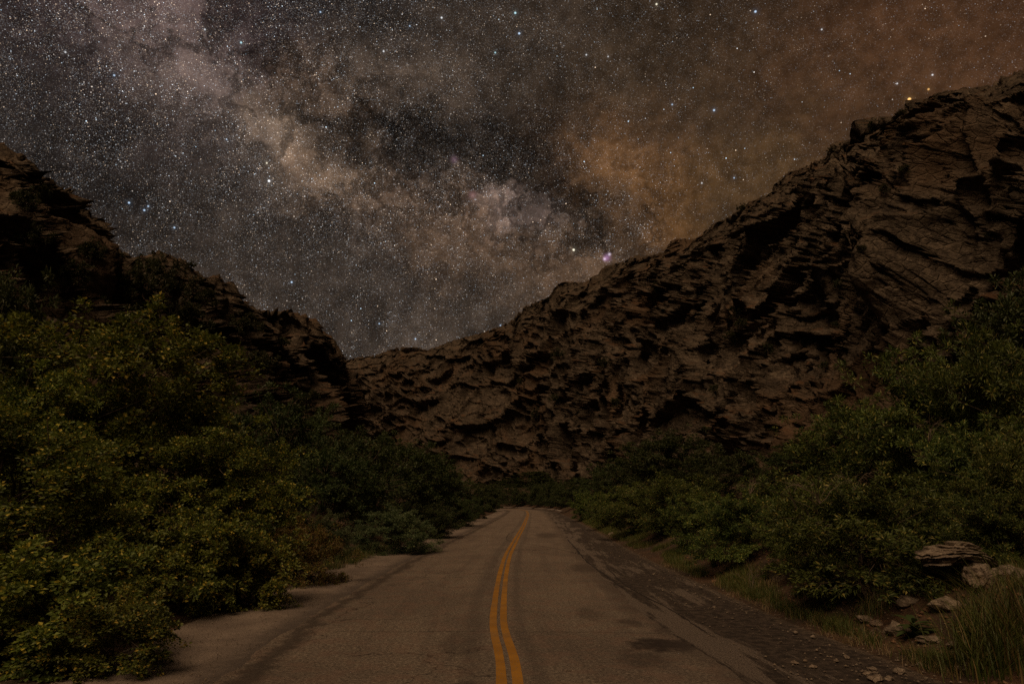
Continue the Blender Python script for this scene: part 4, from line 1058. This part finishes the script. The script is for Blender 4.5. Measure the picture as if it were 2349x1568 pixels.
# tall grass clump, leafy weeds
def grass_clump(u, v, n, h, spread, w, seed, label, lean=0.8, mat=None, name='grass_clump'):
    q = on_bank(u, v); rr_ = np.random.default_rng(seed)
    XY = q[:2]+rr_.normal(0, spread, (n, 2))
    V, Fc = blades(XY, h, w, lean, rr_, 5); V -= q
    return obj(name, mesh(name, V, Fc, mat=mat or M_GRASS), None, q, label, 'grass')
grass_clump(2290, 1540, 420, 0.80, 0.22, 0.013, 1, 'tall arching grass clump on the bank beside the dark dirt')
grass_clump(2345, 1480, 320, 0.95, 0.25, 0.013, 2, 'tallest grass clump of the bank, behind the arching one')
grass_clump(2250, 1440, 160, 0.60, 0.16, 0.010, 3, 'thin upright grass clump before the pale wedged rock')
grass_clump(2005, 1405, 260, 0.36, 0.16, 0.009, 4, 'short green grass clump beside the flat brown rock')
grass_clump(1900, 1372, 360, 0.42, 0.22, 0.010, 5, 'dense green grass clump below the tangle of dead branches')
grass_clump(1760, 1352, 200, 0.30, 0.14, 0.007, 6, 'dry straw tussock at the edge of the dirt beside the forked weed', 1.0, M_STRAW)
def weed(u, v, nst, h, leaf, wid, seed, label, mat, name='leafy_weed', nl=9):
    q = on_bank(u, v); rr_ = np.random.default_rng(seed)
    e = bpy.data.objects.new(name, None); col.objects.link(e); e.location = [float(x) for x in q]; tag(e, label, 'weed')
    st, lf = [], []
    for k in range(nst):
        a = rr_.random()*6.28; rd = 0.30*h*rr_.random()
        top = np.array([math.cos(a)*rd*1.8, math.sin(a)*rd*1.8, h*(0.6+0.5*rr_.random())]); b0 = np.array([math.cos(a)*rd*0.6, math.sin(a)*rd*0.6, -0.03])
        P = wiggle_path(b0, top, 7, 0.05, rr_); st.append(tube(P, np.linspace(0.006, 0.002, 7), 4))
        tt = np.linspace(0.15, 1, nl)
        C = np.stack([np.interp(tt, np.linspace(0, 1, 7), P[:, j]) for j in range(3)], 1)
        s_ = rr_.normal(0, 1, (nl, 3)); s_[:, 2] = 0.25+0.3*rr_.random(nl); s_ /= np.linalg.norm(s_, axis=1)[:, None]
        nn = np.array([0, 0, 1.0])+rr_.normal(0, 0.25, (nl, 3)); nn /= np.linalg.norm(nn, axis=1)[:, None]
        lf.append(leaves(C, s_, nn, leaf*(1.1-0.5*tt)*(0.7+0.5*rr_.random(nl)), wid*(1.1-0.5*tt)*(0.7+0.5*rr_.random(nl))))
    obj('stem', mesh('stem', *join(st), mat=M_GRASS), e)
    obj('foliage', mesh('foliage', *join(lf), mat=mat), e)
    return e
weed(2190, 1352, 30, 0.60, 0.13, 0.035, 1, 'leafy green weed patch in front of the layered boulder', M_LEAF_G)
weed(2150, 1400, 24, 0.42, 0.13, 0.04, 2, 'green weed spilling down the reddish bank', M_LEAF_G)
weed(2130, 1340, 22, 0.50, 0.08, 0.02, 3, 'yellowish fine-leaved weed beside the layered boulder', M_LEAF_Y)
weed(2230, 1490, 20, 0.40, 0.15, 0.05, 4, 'dark green weed at the foot of the tall grass', M_LEAF_G)
for k_, (u, v, h_, lab) in enumerate([(1640, 1300, 0.40, 'low weed at the verge edge below the slanting rock slab'), (1755, 1330, 0.35, 'low weed in the grass beside the pale forked dry weed'),
    (1830, 1372, 0.35, 'low weed under the big rounded willow at the grass edge'), (1905, 1400, 0.32, 'low weed at the dirt edge before the dead branches'), (1560, 1275, 0.45, 'low weed by the road before the willow row')]):
    weed(u, v, 18, h_, 0.10, 0.03, 20+k_, lab, M_LEAF_G)
for k_, (u, v, Y, lab) in enumerate([(1880, 1150, 11.2, 'fan of thin bare twigs on the near face of the large rounded willow'), (1720, 1130, 17.6, 'bare twigs sticking out of the mid-sized willow'),
    (2130, 1010, 12.6, 'bare grey twigs before the tall spreading willow')]):
    dead_at(at_depth(u, v, Y), 0.55, 40+k_, lab, 7)
# broad-leaved weed: its big leaves are parts of their own
q = on_bank(2100, 1466); e = bpy.data.objects.new('broadleaf_weed', None); col.objects.link(e); e.location = [float(x) for x in q]
tag(e, 'broad-leaved green weed with large leaves at the foot of the bank', 'weed')
for k in range(16):
    a = k*2.4; el = 0.25+0.5*(k % 4)/3
    nu, nv = 7, 3; uu = np.linspace(0, 1, nu); L = 0.24+0.06*(k % 3); wv = np.sin(np.pi*np.clip(uu, 0.03, 0.985))**0.7*0.055
    Vl = []
    for i_, u_ in enumerate(uu):
        rr0 = u_*L; zz = rr0*math.sin(el)-0.35*rr0*rr0/L; hh = rr0*math.cos(el)
        for s_ in (-1, 0, 1): Vl.append((hh*math.cos(a)-s_*wv[i_]*math.sin(a), hh*math.sin(a)+s_*wv[i_]*math.cos(a), zz+0.03+abs(s_)*wv[i_]*0.35+0.012*k))
    obj('leaf', mesh('leaf', np.array(Vl), grid_faces(nu, nv), smooth=True, mat=M_LEAF_D), e)
